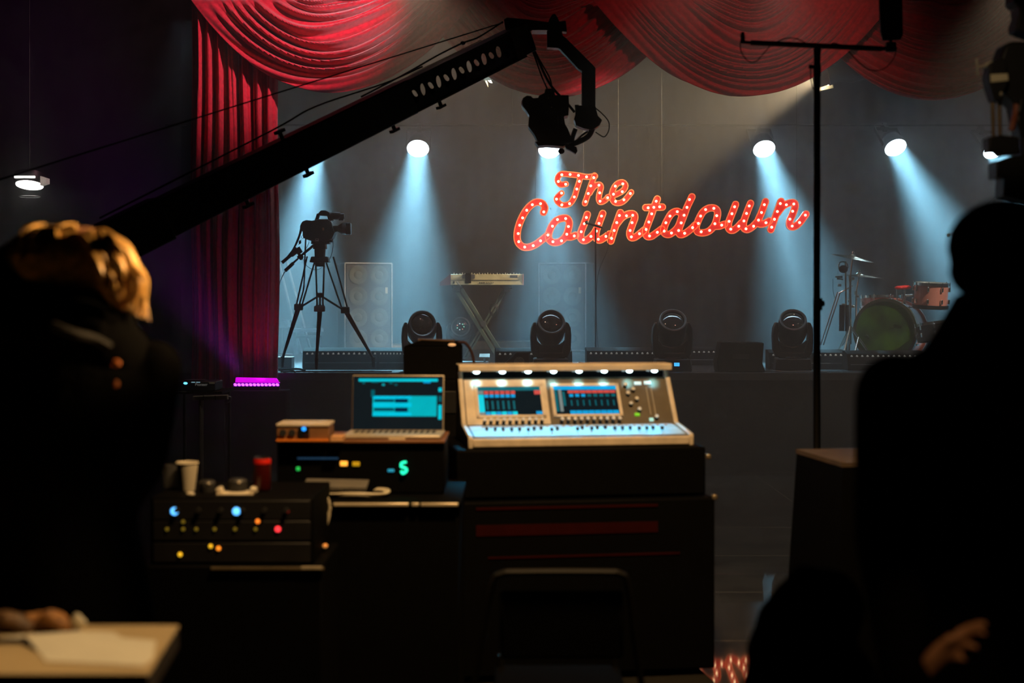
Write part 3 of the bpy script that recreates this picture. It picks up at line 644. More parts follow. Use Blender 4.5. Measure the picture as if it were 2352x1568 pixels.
lowbox('floor_box', 652, 0, 15.4, 0.2, 0.12, 0.2, BLACK, 'small dark box with a pale top edge at the foot of the curtain', 'box')
GH = mat('silver_grey', (0.35, 0.38, 0.4), 0.4)
for k, (x0, y0, x1, y1, lb) in enumerate(((640, 600, 662, 690, 'slim pale bar for a light streak at the back, beside the curtain edge'), (658, 598, 681, 684, 'slim pale bar for a light streak at the back, right of the one by the curtain'))):
    D = 19.6
    o = MB().box((0, 0, 0), (0.05, 0.012, (P(x1, y1, D) - P(x0, y0, D)).length)).build('light_streak_bar', GH)
    a, c2 = P(x0, y0, D), P(x1, y1, D); m_ = (a + c2) / 2; d = (a - c2).normalized()
    L = (m_ + -d * ((m_.z - STAGE_Z) / d.z))
    bpy.data.objects.remove(o)
    o = MB().cyl(L + V((0, 0, 0.005)), a, 0.018).build('light_streak_bar', GH); tag(o, lb, 'pole', 'light streaks built as bars at the back of the stage')  # pale bars built in place of diagonal light streaks
# cables
def cable(pts, r, label, m=None, grp='cables lying along the stage edge', name='cable', z=None):
    m = m or BLACK
    o = MB().tube(pts, r, n=6).build(name, m); return tag(o, label, 'cable', grp)
sz = STAGE_Z + 0.008
def SP(px, D, dz=0.0): return V((P(px, 0, D).x, D, sz + dz))
cable([SP(640, 14.75), SP(668, 14.55, 0.01), SP(678, 14.45), SP(676, 14.42)], 0.008, 'thick dark cable curling at the curtain foot, nearest the stage edge')
cable([SP(640, 15.1), SP(660, 14.95), SP(685, 14.8, 0.01), SP(700, 14.7)], 0.012, 'thick dark cable with a plug at the curtain foot, behind the curling one')
cable([SP(645, 14.43), SP(690, 14.5), SP(740, 14.47), SP(800, 14.48), SP(880, 14.43), SP(900, 14.45)], 0.007, 'long thin cable running along the stage edge under the tripod')
cable([SP(1310, 14.7), SP(1322, 14.75, 0.03), SP(1335, 14.6, 0.0), SP(1345, 14.7, 0.05), SP(1328, 14.8, 0.08), SP(1320, 14.6, 0.0)], 0.006, 'tangled cable beside the second moving head')
cable([SP(1745, 14.5), SP(1780, 14.6), SP(1800, 14.46), SP(1850, 14.5), SP(1900, 14.44)], 0.006, 'thin cable along the stage edge under the fourth moving head', GREYM)

# ---------------------------------------------------------------- drum kit
ROSE = mat('rose_sparkle', (0.72, 0.26, 0.19), 0.28, 0.2, vary=0.12, scale=260, coat=0.5)
HOOP = mat('black_hoop', (0.012, 0.012, 0.012), 0.3)
CHR = mat('drum_chrome', (0.75, 0.75, 0.68), 0.12, 1.0)
HEADW = mat('drum_head', (0.55, 0.55, 0.5), 0.4)
def drum(name, loc, r, h, label, tilt=(0, 0, 0), shell=ROSE, lugs=8, a0=0.0, grp='drums of the kit'):
    t = thing(name, loc, label, 'drum', grp); t.rotation_euler = tilt
    MB().lathe([(r, 0), (r, h)], n=48, cap=False).build('shell', shell, t)
    MB().lathe([(r * .99, h + 0.002), (0.001, h + 0.002)], n=48, cap=False).build('drum_head', HEADW, t)
    MB().lathe([(r * .99, 0.001), (0.001, 0.001)], n=48, cap=False).build('drum_head', HEADW, t)
    MB().lathe([(r + .004, h - 0.012), (r + .014, h - 0.012), (r + .014, h + 0.018), (r + .004, h + 0.018), (r + .004, h - 0.012)], n=48, cap=False).build('hoop', CHR, t)
    MB().lathe([(r + .004, -0.03), (r + .014, -0.03), (r + .014, 0.012), (r + .004, 0.012), (r + .004, -0.03)], n=48, cap=False).build('hoop', HOOP, t)
    for i in range(lugs):
        a = a0 + 2 * pi * i / lugs; ca, sa = cos(a), sin(a)
        for z in (h * 0.22, h * 0.78):
            MB().box(((r + .013) * ca, (r + .013) * sa, z), (0.022, 0.022, 0.05), (0, 0, a)).build('lug', CHR, t, bevel=0.005)
        MB().cyl(((r + .017) * ca, (r + .017) * sa, h * 0.8), ((r + .017) * ca, (r + .017) * sa, h + 0.03), 0.004, n=6).build('tension_rod', CHR, t)
    MB().cyl((0, 0, 0), (0, 0, 0), 0.001) if False else None
    return t
D = 15.5; s = F / D
# bass drum, lying on its side with the front head turned to stage right
t = thing('bass_drum', P(2034, 760, D) , 'rose sparkle bass drum with green reflections painted on its glossy front head, lying on its side', 'drum', 'drums of the kit')
t.location.z = max(t.location.z, STAGE_Z + 0.36)
br = 0.335
t.rotation_euler = (V((-0.62, -1, 0.02))).to_track_quat('Z', 'Y').to_euler()
MB().lathe([(br, -0.40), (br, 0.0)], n=56, cap=False).build('shell', ROSE, t)
gm = mat('head_green_reflection', (0.045, 0.11, 0.004), 0.12, coat=0.6, vary=1.0, scale=3.5)  # green reflection put into the head colour as noise patches
MB().lathe([(br * 0.985, 0.012), (0.001, 0.012)], n=56, cap=False).build('front_head', gm, t)
MB().lathe([(br + .002, -0.02), (br + .02, -0.02), (br + .02, 0.03), (br - .012, 0.03), (br - .012, 0.012)], n=56, cap=False).build('hoop', mat('dark_olive_hoop', (0.06, 0.06, 0.03), 0.25), t)
MB().lathe([(br + .002, -0.42), (br + .02, -0.42), (br + .02, -0.38), (br + .002, -0.38)], n=56, cap=False).build('hoop', ROSE, t)
for i in range(10):
    a = 2 * pi * i / 10 + 0.2
    MB().box(((br + .013) * cos(a), (br + .013) * sin(a), -0.1), (0.024, 0.024, 0.06), (0, 0, a)).build('lug', CHR, t, bevel=0.005)
    MB().cyl(((br + .02) * cos(a), (br + .02) * sin(a), -0.1), ((br + .02) * cos(a), (br + .02) * sin(a), 0.03), 0.004, n=6).build('tension_rod', CHR, t)
bpy.context.view_layer.update()
iv = t.matrix_world.inverted()
MB().cyl(iv @ P(1972, 775, D - 0.15), iv @ V((P(1955, 0, D - 0.4).x, D - 0.4, STAGE_Z + 0.02)), 0.011).build('leg', CHR, t)
MB().ell(iv @ V((P(1955, 0, D - 0.4).x, D - 0.4, STAGE_Z + 0.025)), (0.022, 0.022, 0.022)).build('foot', RUBBER, t)
drum('floor_tom', P(2025, 752, D + 0.55), 0.22, 0.34, 'wide rose sparkle drum standing behind the bass drum, its rim lower than the mounted tom', (R(-3), 0, 0), a0=0.2)
drum('rack_tom', P(2137, 702, D - 0.05), 0.178, 0.235, 'rose sparkle tom mounted on the right, highest drum of the kit', (R(4), R(2), 0), a0=0.35)
for o in list(COL.objects):
    if o.name == 'floor_tom':
        for k in range(3):
            a = 0.7 + k * 2.1
            MB().cyl((0.24 * cos(a), 0.24 * sin(a), 0.22), (0.25 * cos(a), 0.25 * sin(a), STAGE_Z - o.location.z + 0.01), 0.008).build('leg', CHR, o)
    if o.name == 'rack_tom':
        MB().cyl((-0.19, 0.02, 0.11), (-0.27, 0.03, 0.1), 0.012).build('mounting_arm', CHR, o); MB().cyl((-0.27, 0.03, 0.1), (-0.31, 0.04, -0.12), 0.012).build('mounting_arm', CHR, o)
MB_ = MB(); MB_.ell((0, 0, 0), (0.085, 0.05, 0.022)); MB_.ell((0.03, 0.01, 0.006), (0.06, 0.05, 0.02)); MB_.ell((-0.05, -0.01, -0.002), (0.05, 0.045, 0.02))
t = MB_.build('red_towel', mat('bright_red_cloth', (0.85, 0.03, 0.02), 0.8, bump=0.5, scale=60), loc=P(2075, 660, D + 0.1)); tag(t, 'folded bright red cloth lying between the two toms', 'cloth')
t = thing('snare_stand', (P(2078, 0, D + 0.1).x, D + 0.1, STAGE_Z), 'chrome stand holding the red cloth between the toms', 'stand')
MB().cyl((0, 0, 0.35), (0, 0, P(0, 664, D + .1).z - STAGE_Z), 0.01).build('pole', CHR, t)
MB().cyl((-0.08, 0, P(0, 700, D).z - STAGE_Z), (-0.09, 0, P(0, 658, D + .1).z - STAGE_Z), 0.006).build('rod', CHR, t)
for a in (0.4, 2.5, 4.6): MB().cyl((0, 0, 0.35), (0.2 * cos(a), 0.2 * sin(a), 0.01), 0.009).build('leg', CHR, t)
drum('snare_drum', P(2150, 775, D - 0.5), 0.18, 0.14, 'black drum in front of the mounted tom, beside the shoulder of the hooded person', (R(-8), R(-6), 0), shell=HOOP, a0=0.5)
t = [o for o in COL.objects if o.name == 'snare_drum'][0]
for k in range(3):
    a = 0.7 + k * 2.1; MB().cyl((0.05 * cos(a), 0.05 * sin(a), 0.0), (0.24 * cos(a), 0.24 * sin(a), STAGE_Z - t.location.z + 0.01), 0.008).build('leg', BLACK, t)
# cymbals
BRONZE = mat('cymbal_bronze', (0.55, 0.55, 0.45), 0.25, 0.9, vary=0.2, scale=30)
def cymbal(px, py, D, r, tilt, label, stand_label, base_px, Zb=None):
    p = P(px, py, D)
    t = thing('cymbal_stand', (P(base_px, 0, D).x, D, STAGE_Z), stand_label, 'stand', 'cymbal stands')
    top = p - t.location
    MB().cyl((0, 0, 0.25), (0, 0, top.z * 0.8), 0.013).build('pole', CHR, t)
    MB().cyl((0, 0, top.z * 0.8), top - V((0, 0, 0.03)), 0.008).build('arm', CHR, t); MB().cyl((0, 0, top.z * .78), (0, 0, top.z * .83), 0.02).build('clutch', CHR, t)
    for k in range(3):
        a = 0.5 + base_px * .7 + k * 2.1
        for dz in (0, 0.025): MB().cyl((0.012 * cos(a), 0.012 * sin(a), 0.42 + dz), (0.30 * cos(a), 0.30 * sin(a), 0.012 + dz), 0.006).build('leg', CHR, t)
        MB().ell((0.3 * cos(a), 0.3 * sin(a), 0.017), (0.016,) * 3).build('foot', RUBBER, t)
    c_ = thing('cymbal', p, label, 'cymbal', 'cymbals of the drum kit'); c_.rotation_euler = tilt
    MB().lathe([(0.005, 0.03), (0.02, 0.03), (0.035, 0.016), (0.05, 0.008), (r * .6, 0.0), (r, -0.014), (r, -0.0155), (r * .6, -0.002), (0.05, 0.005), (0.02, 0.025), (0.005, 0.025)], n=48, cap=False).build('bow', BRONZE, c_)
    MB().cyl((0, 0, -0.03), (0, 0, 0.065), 0.006).build('rod', CHR, c_); MB().cyl((0, 0, 0.04), (0, 0, 0.062), 0.014).build('wing_nut', CHR, c_)
cymbal(1958, 590, 15.6, 0.235, (R(6), R(11), 0), 'tilted bright cymbal, upper one, left side of the drum kit', 'chrome stand of the upper tilted cymbal', 1953)
cymbal(1973, 632, 15.9, 0.26, (R(2), R(4), 0), 'thin dark cymbal below the bright tilted one', 'chrome stand of the lower thin cymbal', 1966)
# hi-hat like stand with clamps
t = thing('percussion_stand', (P(1936, 0, 15.7).x, 15.7, STAGE_Z), 'cluttered chrome percussion stand with clamps and a splayed double leg, leftmost in the drum kit', 'stand')
o0 = t.location
def rp(px, py, D=15.7): return P(px, py, D) - o0
MB().cyl(rp(1942, 600), rp(1945, 842), 0.011).build('pole', CHR, t)
MB().cyl(rp(1952, 640), rp(1950, 838), 0.013).build('pole', CHR, t)
for dx in (0, 6): MB().cyl(rp(1924 + dx, 670), rp(1885 + dx, 792), 0.007).build('leg', CHR, t)
MB().cyl(rp(1926, 674), rp(1958, 656), 0.008).build('cross_arm', CHR, t); MB().cyl(rp(1918, 636), rp(1935, 636), 0.012).build('clamp', CHR, t)
MB().cyl(rp(1922, 640), rp(1936, 642), 0.010).build('clamp', CHR, t)
for (a, b_) in ((1928, 655), (1937, 700), (1958, 704), (1951, 690), (1968, 680), (1958, 640)): MB().box(rp(a, b_), (0.04, 0.04, 0.03)).build('clamp', CHR, t, bevel=0.006)
b = MB(); b.tube([rp(1926, 618), rp(1928, 604), rp(1937, 601), rp(1946, 606), rp(1948, 616)], 0.007); b.build('curved_bracket', CHR, t)
MB().ell(rp(1937, 618), (0.05, 0.03, 0.045)).build('cowbell', BLACK, t)
MB().tube([rp(1913, 640), rp(1914, 670), rp(1920, 690)], 0.003).build('cable', BLACK, t)
for k in range(2): MB().cyl(rp(1935 + k * 14, 700), rp(1933 + k * 14, 760), 0.035, 0.03).build('dark_sleeve', BLACK, t)
for a in (0.2, 2.3, 4.4): MB().cyl(rp(1945, 810), rp(1945, 838) + V((0.16 * cos(a), 0.16 * sin(a), 0)), 0.008).build('foot', CHR, t)
# accent spots added to brighten the kit and the keyboard, no fixtures there
spot('drum_fill', (7.5, 11.6, 5.6), P(2060, 720, 15.5), 1500, (1.0, 0.93, 0.78), 16, 0.5, 0.08)
spot('keyboard_fill', (2.6, 10.2, 5.8), P(1110, 660, 17.0), 900, (1.0, 0.92, 0.72), 13, 0.5, 0.08)
# ---------------------------------------------------------------- video camera on tripod at the stage edge
D = 14.75; cx, cy = 735, 853
t = thing('camera_tripod', (P(735, 0, D).x, D, STAGE_Z), 'tall black two stage tripod standing at the stage edge, carrying the video camera', 'tripod')
o0 = t.location.copy()
def rr(px, py, D_=None): return P(px, py, D_ or D) - o0
DARK = mat('tripod_black', (0.012, 0.011, 0.010), 0.4)
def leg(top, knee, foot, w=0.028):
    L = MB(); d = (knee - top).cross(V((0, 1, 0))).normalized()
    if abs(top.x - foot.x) < 0.08: d = V((1, 0, 0))
    for s_ in (-1, 1): L.cyl(top + d * w * s_ * 1.6, knee + d * w * s_, 0.009, n=8)
    for k in (-.5, .5): L.cyl(knee + d * w * k, foot + V((0, 0, 0.12)), 0.013, n=8)
    l = L.build('leg', DARK, t)
    K = MB(); K.box(knee, (0.09, 0.06, 0.07)); K.build('leg_clamp', DARK, l, bevel=0.01)
    f_ = MB(); f_.cyl(foot + V((0, 0, 0.14)), foot + V((0, 0, 0.03)), 0.022, 0.012); f_.build('spike_foot', DARK, l)
    return l
zh = 0
top = rr(735, 590)
leg(rr(715, 592), rr(686, 705, D + 0.2), V((rr(640, 0).x, 0.25, 0.0)))
leg(rr(756, 592), rr(793, 712, D + 0.1), V((rr(855, 0).x, 0.12, 0.0)))
leg(rr(735, 596), rr(735, 708, D - 0.15), V((rr(734, 0).x, -0.24, 0.0)))
b = MB(); b.box(rr(735, 596), (0.20, 0.16, 0.06), taper=0.85); b.cyl(rr(735, 612), rr(735, 590), 0.05); b.build('top_plate', DARK, t, bevel=0.01)
b = MB()
hub = rr(735, 678)
b.box(hub, (0.07, 0.07, 0.05)); 
for e in (rr(690, 705, D + .2), rr(790, 712, D + .1), rr(735, 700, D - .15)): b.cyl(hub, e, 0.011, n=8)
b.build('spreader', DARK, t)
MB().box(rr(734, 709, D - 0.17), (0.11, 0.05, 0.06)).build('brown_clip', mat('red_brown', (0.10, 0.02, 0.012), 0.4), t, bevel=0.008)
b = MB(); b.cyl(rr(735, 590), rr(735, 572), 0.055, 0.06); b.cyl(rr(735, 572), rr(735, 560), 0.075, 0.07); b.cyl(rr(735, 560), rr(735, 545), 0.07, 0.065); b.box(rr(736, 548), (0.13, 0.12, 0.06)); b.build('fluid_head', DARK, t, bevel=0.006)
b = MB(); b.cyl(rr(722, 562), rr(688, 590), 0.013); b.cyl(rr(694, 585), rr(670, 607), 0.010); b.cyl(rr(674, 604), rr(655, 622), 0.018); b.build('pan_handle', DARK, t)
b = MB(); b.box(rr(690, 590), (0.055, 0.05, 0.05), (0, .7, 0)); b.build('handle_clamp', DARK, t, bevel=0.008)
b = MB(); b.cyl(rr(690, 582), rr(682, 570), 0.03, 0.034); b.cyl(rr(684, 572), rr(668, 586), 0.036, 0.026); b.cyl(rr(668, 586), rr(648, 603), 0.017, 0.018); b.build('zoom_control', DARK, t)
MB().tube([rr(655, 622), rr(644, 645), rr(640, 665), rr(634, 700)], 0.004, n=6).build('thin_cable', DARK, t)
MB().tube([rr(702, 548), rr(701, 580), rr(700, 600), rr(699, 640), rr(697, 665), rr(690, 690), rr(688, 700)], 0.009, n=6).build('thick_cable', DARK, t)
MB().tube([rr(692, 588), rr(705, 610), rr(720, 619), rr(735, 617), rr(745, 606)], 0.003, n=6).build('thin_cable', DARK, t)

t = thing('broadcast_camera', P(735, 540, D), 'black shoulder style video camera with top handle, lens hood and viewfinder, mounted on the tripod', 'video camera')
o0 = t.location.copy()
def prof(pts, y0, y1, name, m=None, bev=0.006):
    o = MB().prism([(rr(a, b_).x, rr(a, b_).z) for a, b_ in pts], y0, y1).build(name, m or DARK, t, bevel=bev); return o
prof([(692, 519), (697, 510), (706, 506), (720, 508), (735, 504), (755, 504), (764, 512), (767, 525), (771, 535), (765, 548), (755, 553), (740, 556), (714, 553), (699, 547), (697, 532), (692, 524)], -0.09, 0.09, 'body')
prof([(723, 506), (728, 491), (735, 488), (735, 492), (732, 504)], -0.02, 0.02, 'top_handle')
prof([(732, 489), (738, 483), (748, 483), (757, 488), (760, 500), (768, 506), (755, 508), (752, 496), (733, 495)], -0.025, 0.025, 'top_handle')
b = MB(); b.cyl(rr(758, 495), rr(764, 494), 0.03); b.cyl(rr(762, 494), rr(782, 496), 0.042, 0.045); b.cyl(rr(782, 497), rr(791, 496), 0.04, 0.03); b.box(rr(784, 503), (0.05, 0.06, 0.03)); b.build('viewfinder', DARK, t)
b = MB(); b.cyl(rr(764, 526), rr(776, 525), 0.035, 0.032); b.cyl(rr(776, 525), rr(787, 525), 0.033, 0.062); b.cyl(rr(787, 525), rr(797, 525), 0.062, 0.066); b.build('lens', DARK, t)
b = MB(); b.box(rr(801, 525.5), (0.05, 0.125, 0.125), taper=1.0); b.build('lens_hood', mat('green_tinted_hood', (0.03, 0.06, 0.045), 0.3), t, bevel=0.012)
b = MB(); b.box(rr(737, 556), (0.19, 0.10, 0.04)); b.box(rr(757, 554), (0.07, 0.08, 0.02)); b.build('mounting_plate', DARK, t, bevel=0.004)
b = MB(); b.box(rr(731, 551.5) + V((0, -0.095, 0)), (0.034, 0.006, 0.026)); b.build('label_sticker', WHITEP, t); MB().box(rr(731, 551) + V((0, -0.1, 0)), (0.02, 0.004, 0.01)).build('label_print', BLACK, t)
MB().ell(rr(745, 527) + V((0, -0.09, 0)), (0.012, 0.008, 0.016)).build('brass_knob', mat('brass', (0.6, 0.5, 0.3), 0.3, 0.7), t)
MB().ell(rr(764, 527) + V((0, -0.03, 0)), (0.012, 0.012, 0.016)).build('brass_ring', MATS['brass'], t)
b = MB(); b.tube([rr(693, 520), rr(688, 540), rr(680, 560), rr(672, 575), rr(660, 590)], 0.014, n=6, rf=lambda t_: 1 - .5 * t_); b.build('strap', DARK, t)
b = MB(); b.tube([rr(697, 538), rr(693, 544), rr(695, 548), rr(699, 546)], 0.003, n=6); b.tube([rr(692, 550), rr(689, 556), rr(686, 562)], 0.004, n=6); b.ell(rr(689, 556), (0.014, 0.014, 0.02)); b.tube([rr(764, 548), rr(765, 565), rr(762, 582), rr(757, 596)], 0.0035, n=6); b.tube([rr(710, 555), rr(706, 565), rr(700, 576)], 0.003, n=6); b.build('hanging_cable', DARK, t)

# ---------------------------------------------------------------- camera crane
JB = mat('crane_black', (0.010, 0.0095, 0.009), 0.4)
A0 = P(255, 560, 8.6); A1 = P(1208, 88, 11.0)
t = thing('camera_crane', (A0.x, A0.y, 0.0), 'long black camera crane reaching diagonally up, round holes near its tip', 'camera crane')
o0 = t.location.copy()
a0, a1 = A0 - o0, A1 - o0; ax = (a1 - a0); L = ax.length; ax.normalize()
up = (V((0, 0, 1)) - ax * ax.z).normalized(); sd = ax.cross(up)
def cr(s_, u, w_=0.0): return a0 + ax * (s_ * L) + up * u + sd * w_
SECT = 0.112
def side_plate(s0, s1, holes):
    """boom side wall with real round openings"""
    b = MB()
    for w_ in (-0.04, 0.04):
        y = w_
        nseg = 0
        if not holes:
            rings = [[cr(s_, u, y + d) for (u, d) in ((-SECT, -.004), (SECT, -.004), (SECT, .004), (-SECT, .004))] for s_ in (s0, s1)]
            b.loft(rings)
        else:
            n = holes; ds = (s1 - s0) / n
            for i in range(n):
                c0 = s0 + ds * (i + .5); hw_ = ds / 2; rad = 0.037; uc = -0.015 + (0.03 if i % 2 else -0.0)
                N = 24; inner, outer = [], []
                for k in range(N):
                    a = 2 * pi * k / N; ca, sa = cos(a), sin(a)
                    inner.append(cr(c0 + rad * 0.8 * ca / L, uc + rad * 1.35 * sa, y))
                    m_ = max(abs(ca) / (hw_ * L), abs(sa) / SECT); 
                    ex, eu = ca / m_, sa / m_
                    outer.append(cr(c0 + ex / L, max(-SECT, min(SECT, eu)), y))
                # corner verts are approximated by dense sampling; close the corners
                iv_ = [b.bm.verts.new(p) for p in inner]; ov = [b.bm.verts.new(p) for p in outer]
                for k in range(N): b.bm.faces.new((iv_[k], iv_[(k + 1) % N], ov[(k + 1) % N], ov[k]))
                for (sx, su) in ((1, 1), (-1, 1), (-1, -1), (1, -1)):
                    cn = b.bm.verts.new(cr(c0 + sx * hw_, su * SECT, y))
                    q_ = [k for k in range(N) if cos(2 * pi * k / N) * sx > 0.01 and sin(2 * pi * k / N) * su > 0.01]
                    best = None
                    for k in range(N):
                        k2 = (k + 1) % N
                        a1_, a2_ = 2 * pi * k / N, 2 * pi * k2 / N
                        ca, sa = atan2(su * SECT, sx * hw_ * L) % (2 * pi), 0
                        aa = 2 * pi * k / N
                        if aa <= ca <= aa + 2 * pi / N: best = (k, k2)
                    if best: b.bm.faces.new((ov[best[0]], cn, ov[best[1]]))
    return b
b = MB()
b.loft([[cr(s_, u, w_) for (u, w_) in ((-0.14, -.075), (0.14, -.075), (0.14, .075), (-0.14, .075))] for s_ in (-0.45, 0.10)])
b.loft([[cr(s_, u, w_) for (u, w_) in ((-0.125, -.075), (0.125, -.075), (0.125, .075), (-0.125, .075))] for s_ in (0.10, 0.66)])
b.build('boom', JB, t, bevel=0.01)
pb = side_plate(0.66, 0.96, 14); pb.build('perforated_boom', JB, t, smooth=False)
b = MB()
for u in (-SECT, SECT): b.loft([[cr(s_, u + du, w_) for (du, w_) in ((-.008, -.075), (.008, -.075), (.008, .075), (-.008, .075))] for s_ in (0.66, 0.97)])
b.loft([[cr(s_, u, w_) for (u, w_) in ((-0.105, -.075), (0.115, -.075), (0.115, .075), (-0.105, .075))] for s_ in (0.945, 1.0)])
b.build('boom_end', JB, t, bevel=0.004)
for (px, py, dz) in ((700, 382, -1), (585, 440, -1), (880, 282, -1), (985, 228, -1), (680, 310, 1)):
    # brackets fixed to the boom
    s_ = ((P(px, py, 9.8) - A0).x) / ((A1 - A0).x); u = -0.15 if dz < 0 else 0.15
    g = MB(); g.cyl(cr(s_, u * .8), cr(s_, u * 1.15), 0.014); g.loft([[cr(s_ + k / L, u * 1.15 + e_, w_) for (e_, w_) in ((-.01, -.02), (.01, -.02), (.01, .02), (-.01, .02))] for k in (-.035, .035)]); g.build('bracket', JB, t)
# pale lines on top edge
g = MB(); g.tube([cr(0.70, 0.125, -.07), cr(0.80, 0.124, -.07), cr(0.90, 0.125, -.07)], 0.003, n=5); g.tube([cr(0.84, 0.10, -.08), cr(0.92, 0.102, -.08)], 0.003, n=5); g.build('pale_edge_line', mat('pale_edge', (0.5, 0.42, 0.3), 0.4, 0.5), t)
# guy cables along the boom
g = MB(); g.tube([cr(0.0, 0.17), cr(0.35, 0.20), cr(0.46, 0.22), cr(0.62, 0.16), cr(0.72, 0.15)], 0.006, n=6); g.build('tension_cable', JB, t)
g = MB(); g.cyl(P(1155, 52, 10.9) - o0, P(-20, 418, 7.5) - o0, 0.005, n=6); g.tube([P(1155, 50, 10.9) - o0, P(1100, 85, 10.8) - o0, P(1060, 100, 10.8) - o0, P(1000, 130, 10.7) - o0, P(930, 170, 10.5) - o0, P(830, 222, 10.2) - o0], 0.007, n=6); g.ell(P(1063, 99, 10.8) - o0, (0.02, 0.015, 0.015)); g.build('tension_cable', JB, t)
# elbow, arm and drop link: outlines with thickness
D = 11.0
def pp(pts, y0, y1, name, m=JB, bev=0.006, par=None):
    return MB().prism([((P(a, b_, D) - o0).x, (P(a, b_, D) - o0).z) for a, b_ in pts], D + y0 - o0.y, D + y1 - o0.y).build(name, m, par or t, bevel=bev)
pp([(1157, 50), (1165, 45), (1210, 49), (1262, 56), (1262, 74), (1222, 74), (1212, 82), (1190, 108), (1186, 118), (1170, 100), (1160, 68)], -0.09, 0.09, 'elbow')
pp([(1256, 70), (1258, 56), (1262, 45), (1268, 36), (1274, 34), (1280, 42), (1284, 52), (1299, 50), (1302, 76), (1290, 74), (1292, 84), (1300, 90), (1360, 150), (1367, 158), (1367, 245), (1336, 245), (1336, 165), (1328, 160), (1284, 113), (1256, 111)], -0.05, 0.05, 'drop_arm')
pp([(1322, 245), (1322, 262), (1318, 275), (1322, 290), (1340, 297), (1360, 300), (1376, 290), (1382, 278), (1372, 268), (1366, 244)], -0.07, 0.07, 'pan_motor')
b = MB(); b.cyl(P(1325, 241, D) - o0, P(1326, 262, D) - o0, 0.016); b.build('knob', JB, t)
b = MB(); b.tube([P(1362, 292, D) - o0, P(1352, 312, D) - o0, P(1330, 325, D) - o0, P(1306, 333, D) - o0], 0.022, n=8); b.tube([P(1322, 296, D) - o0, P(1316, 312, D) - o0, P(1312, 330, D) - o0], 0.018, n=8); b.tube([P(1350, 302, D) - o0, P(1335, 312, D) - o0, P(1322, 325, D) - o0], 0.008, n=6); b.build('cradle_arm', JB, t)
b = MB(); b.tube([P(1368, 248, D) - o0, P(1385, 263, D) - o0, P(1398, 280, D) - o0, P(1398, 300, D) - o0, P(1388, 314, D) - o0, P(1375, 308, D) - o0, P(1368, 303, D) - o0], 0.0045, n=6); b.build('loop_cable', JB, t)
b = MB(); b.tube([P(1212, 82, D) - o0, P(1228, 118, D) - o0, P(1248, 165, D) - o0, P(1268, 200, D) - o0, P(1305, 240, D) - o0, P(1320, 258, D) - o0], 0.010, n=6); b.tube([P(1210, 86, D) - o0, P(1228, 130, D) - o0, P(1244, 175, D) - o0, P(1258, 206, D) - o0], 0.006, n=6); b.tube([P(1214, 84, D) - o0, P(1235, 130, D) - o0, P(1262, 178, D) - o0, P(1268, 206, D) - o0], 0.006, n=6); b.build('hanging_cable', JB, t)
# pedestal under the crane arm, out of frame to the left
b = MB(); pv = cr(-0.4, 0); b.cyl((pv.x, pv.y, 0.1), (pv.x, pv.y, pv.z - 0.12), 0.06); b.build('column', JB, t)
b = MB()
for a in (0.5, 2.6, 4.7): b.cyl((pv.x, pv.y, 0.5), (pv.x + 0.5 * cos(a), pv.y + 0.5 * sin(a), 0.03), 0.03)
b.build('pedestal_leg', JB, t)
# camera carried by the crane
t = thing('crane_camera', P(1262, 270, D), 'compact black camera pointing down, hanging in the head of the crane', 'video camera'); o0 = t.location.copy()
pp([(1198, 236), (1201, 228), (1210, 223), (1219, 224), (1224, 229), (1236, 228), (1237, 223), (1250, 217), (1252, 207), (1272, 207), (1274, 222), (1305, 222), (1306, 240), (1305, 268), (1294, 270), (1297, 288), (1303, 298), (1310, 315), (1312, 330), (1262, 335), (1234, 326), (1226, 310), (1213, 293), (1215, 268), (1208, 256), (1200, 248)], -0.09, 0.09, 'body')
pp([(1228, 328), (1300, 334), (1292, 339), (1255, 336), (1236, 338)], -0.10, 0.10, 'lens_shade', bev=0.003)
pp([(1296, 330), (1324, 338), (1326, 348), (1322, 354), (1312, 348), (1300, 342)], -0.03, 0.03, 'focus_motor', bev=0.003)
b = MB(); b.ell(P(1289, 347, D) - o0, (0.026, 0.03, 0.022)); b.ell(P(1210, 238, D) - o0, (0.045, 0.06, 0.052)); b.build('round_knob', JB, t)
for (a, b_) in ((1259, 229), (1266, 250)): MB().ell(P(a, b_, D) - o0 + V((0, -0.095, 0)), (0.005, 0.004, 0.008)).build('glint_screw', mat('brass_screw', (0.9, 0.7, 0.45), 0.2, 1.0), t)
b = MB()
for k in (0, 9): b.box(P(1281 + k, 278, D) - o0 + V((0, -0.095, 0)), (0.006, 0.006, 0.06))
b.build('bright_rod', mat('blue_steel', (0.5, 0.7, 0.9), 0.25, 0.9), t)

# ---------------------------------------------------------------- antenna stand
D = 7.4
t = thing('antenna_stand', (P(1877, 0, D).x, D, 0.0), 'tall slim black pole with a tilted crossbar at the top', 'stand'); o0 = t.location.copy()
def ra(px, py, d=0): return P(px, py, D + d) - o0
PB = mat('pole_black', (0.009, 0.009, 0.009), 0.5)
b = MB(); b.cyl((0, 0, 0.06), ra(1876, 690), 0.019, n=14); b.cyl(ra(1876, 690), ra(1877, 120), 0.0175, n=14); b.cyl(ra(1877, 150), ra(1877, 112), 0.014, 0.02); b.build('pole', PB, t)
b = MB(); b.cyl(ra(1878, 712), ra(1878, 684), 0.024); b.cyl(ra(1878, 698), ra(1893, 696), 0.022, 0.014); b.build('collar', mat('grey_collar', (0.05, 0.05, 0.05), 0.4), t)
b = MB(); b.cyl(ra(1877, 175), ra(1877, 150), 0.020); b.cyl(ra(1877, 154), ra(1858, 153), 0.011); b.build('collar', PB, t)
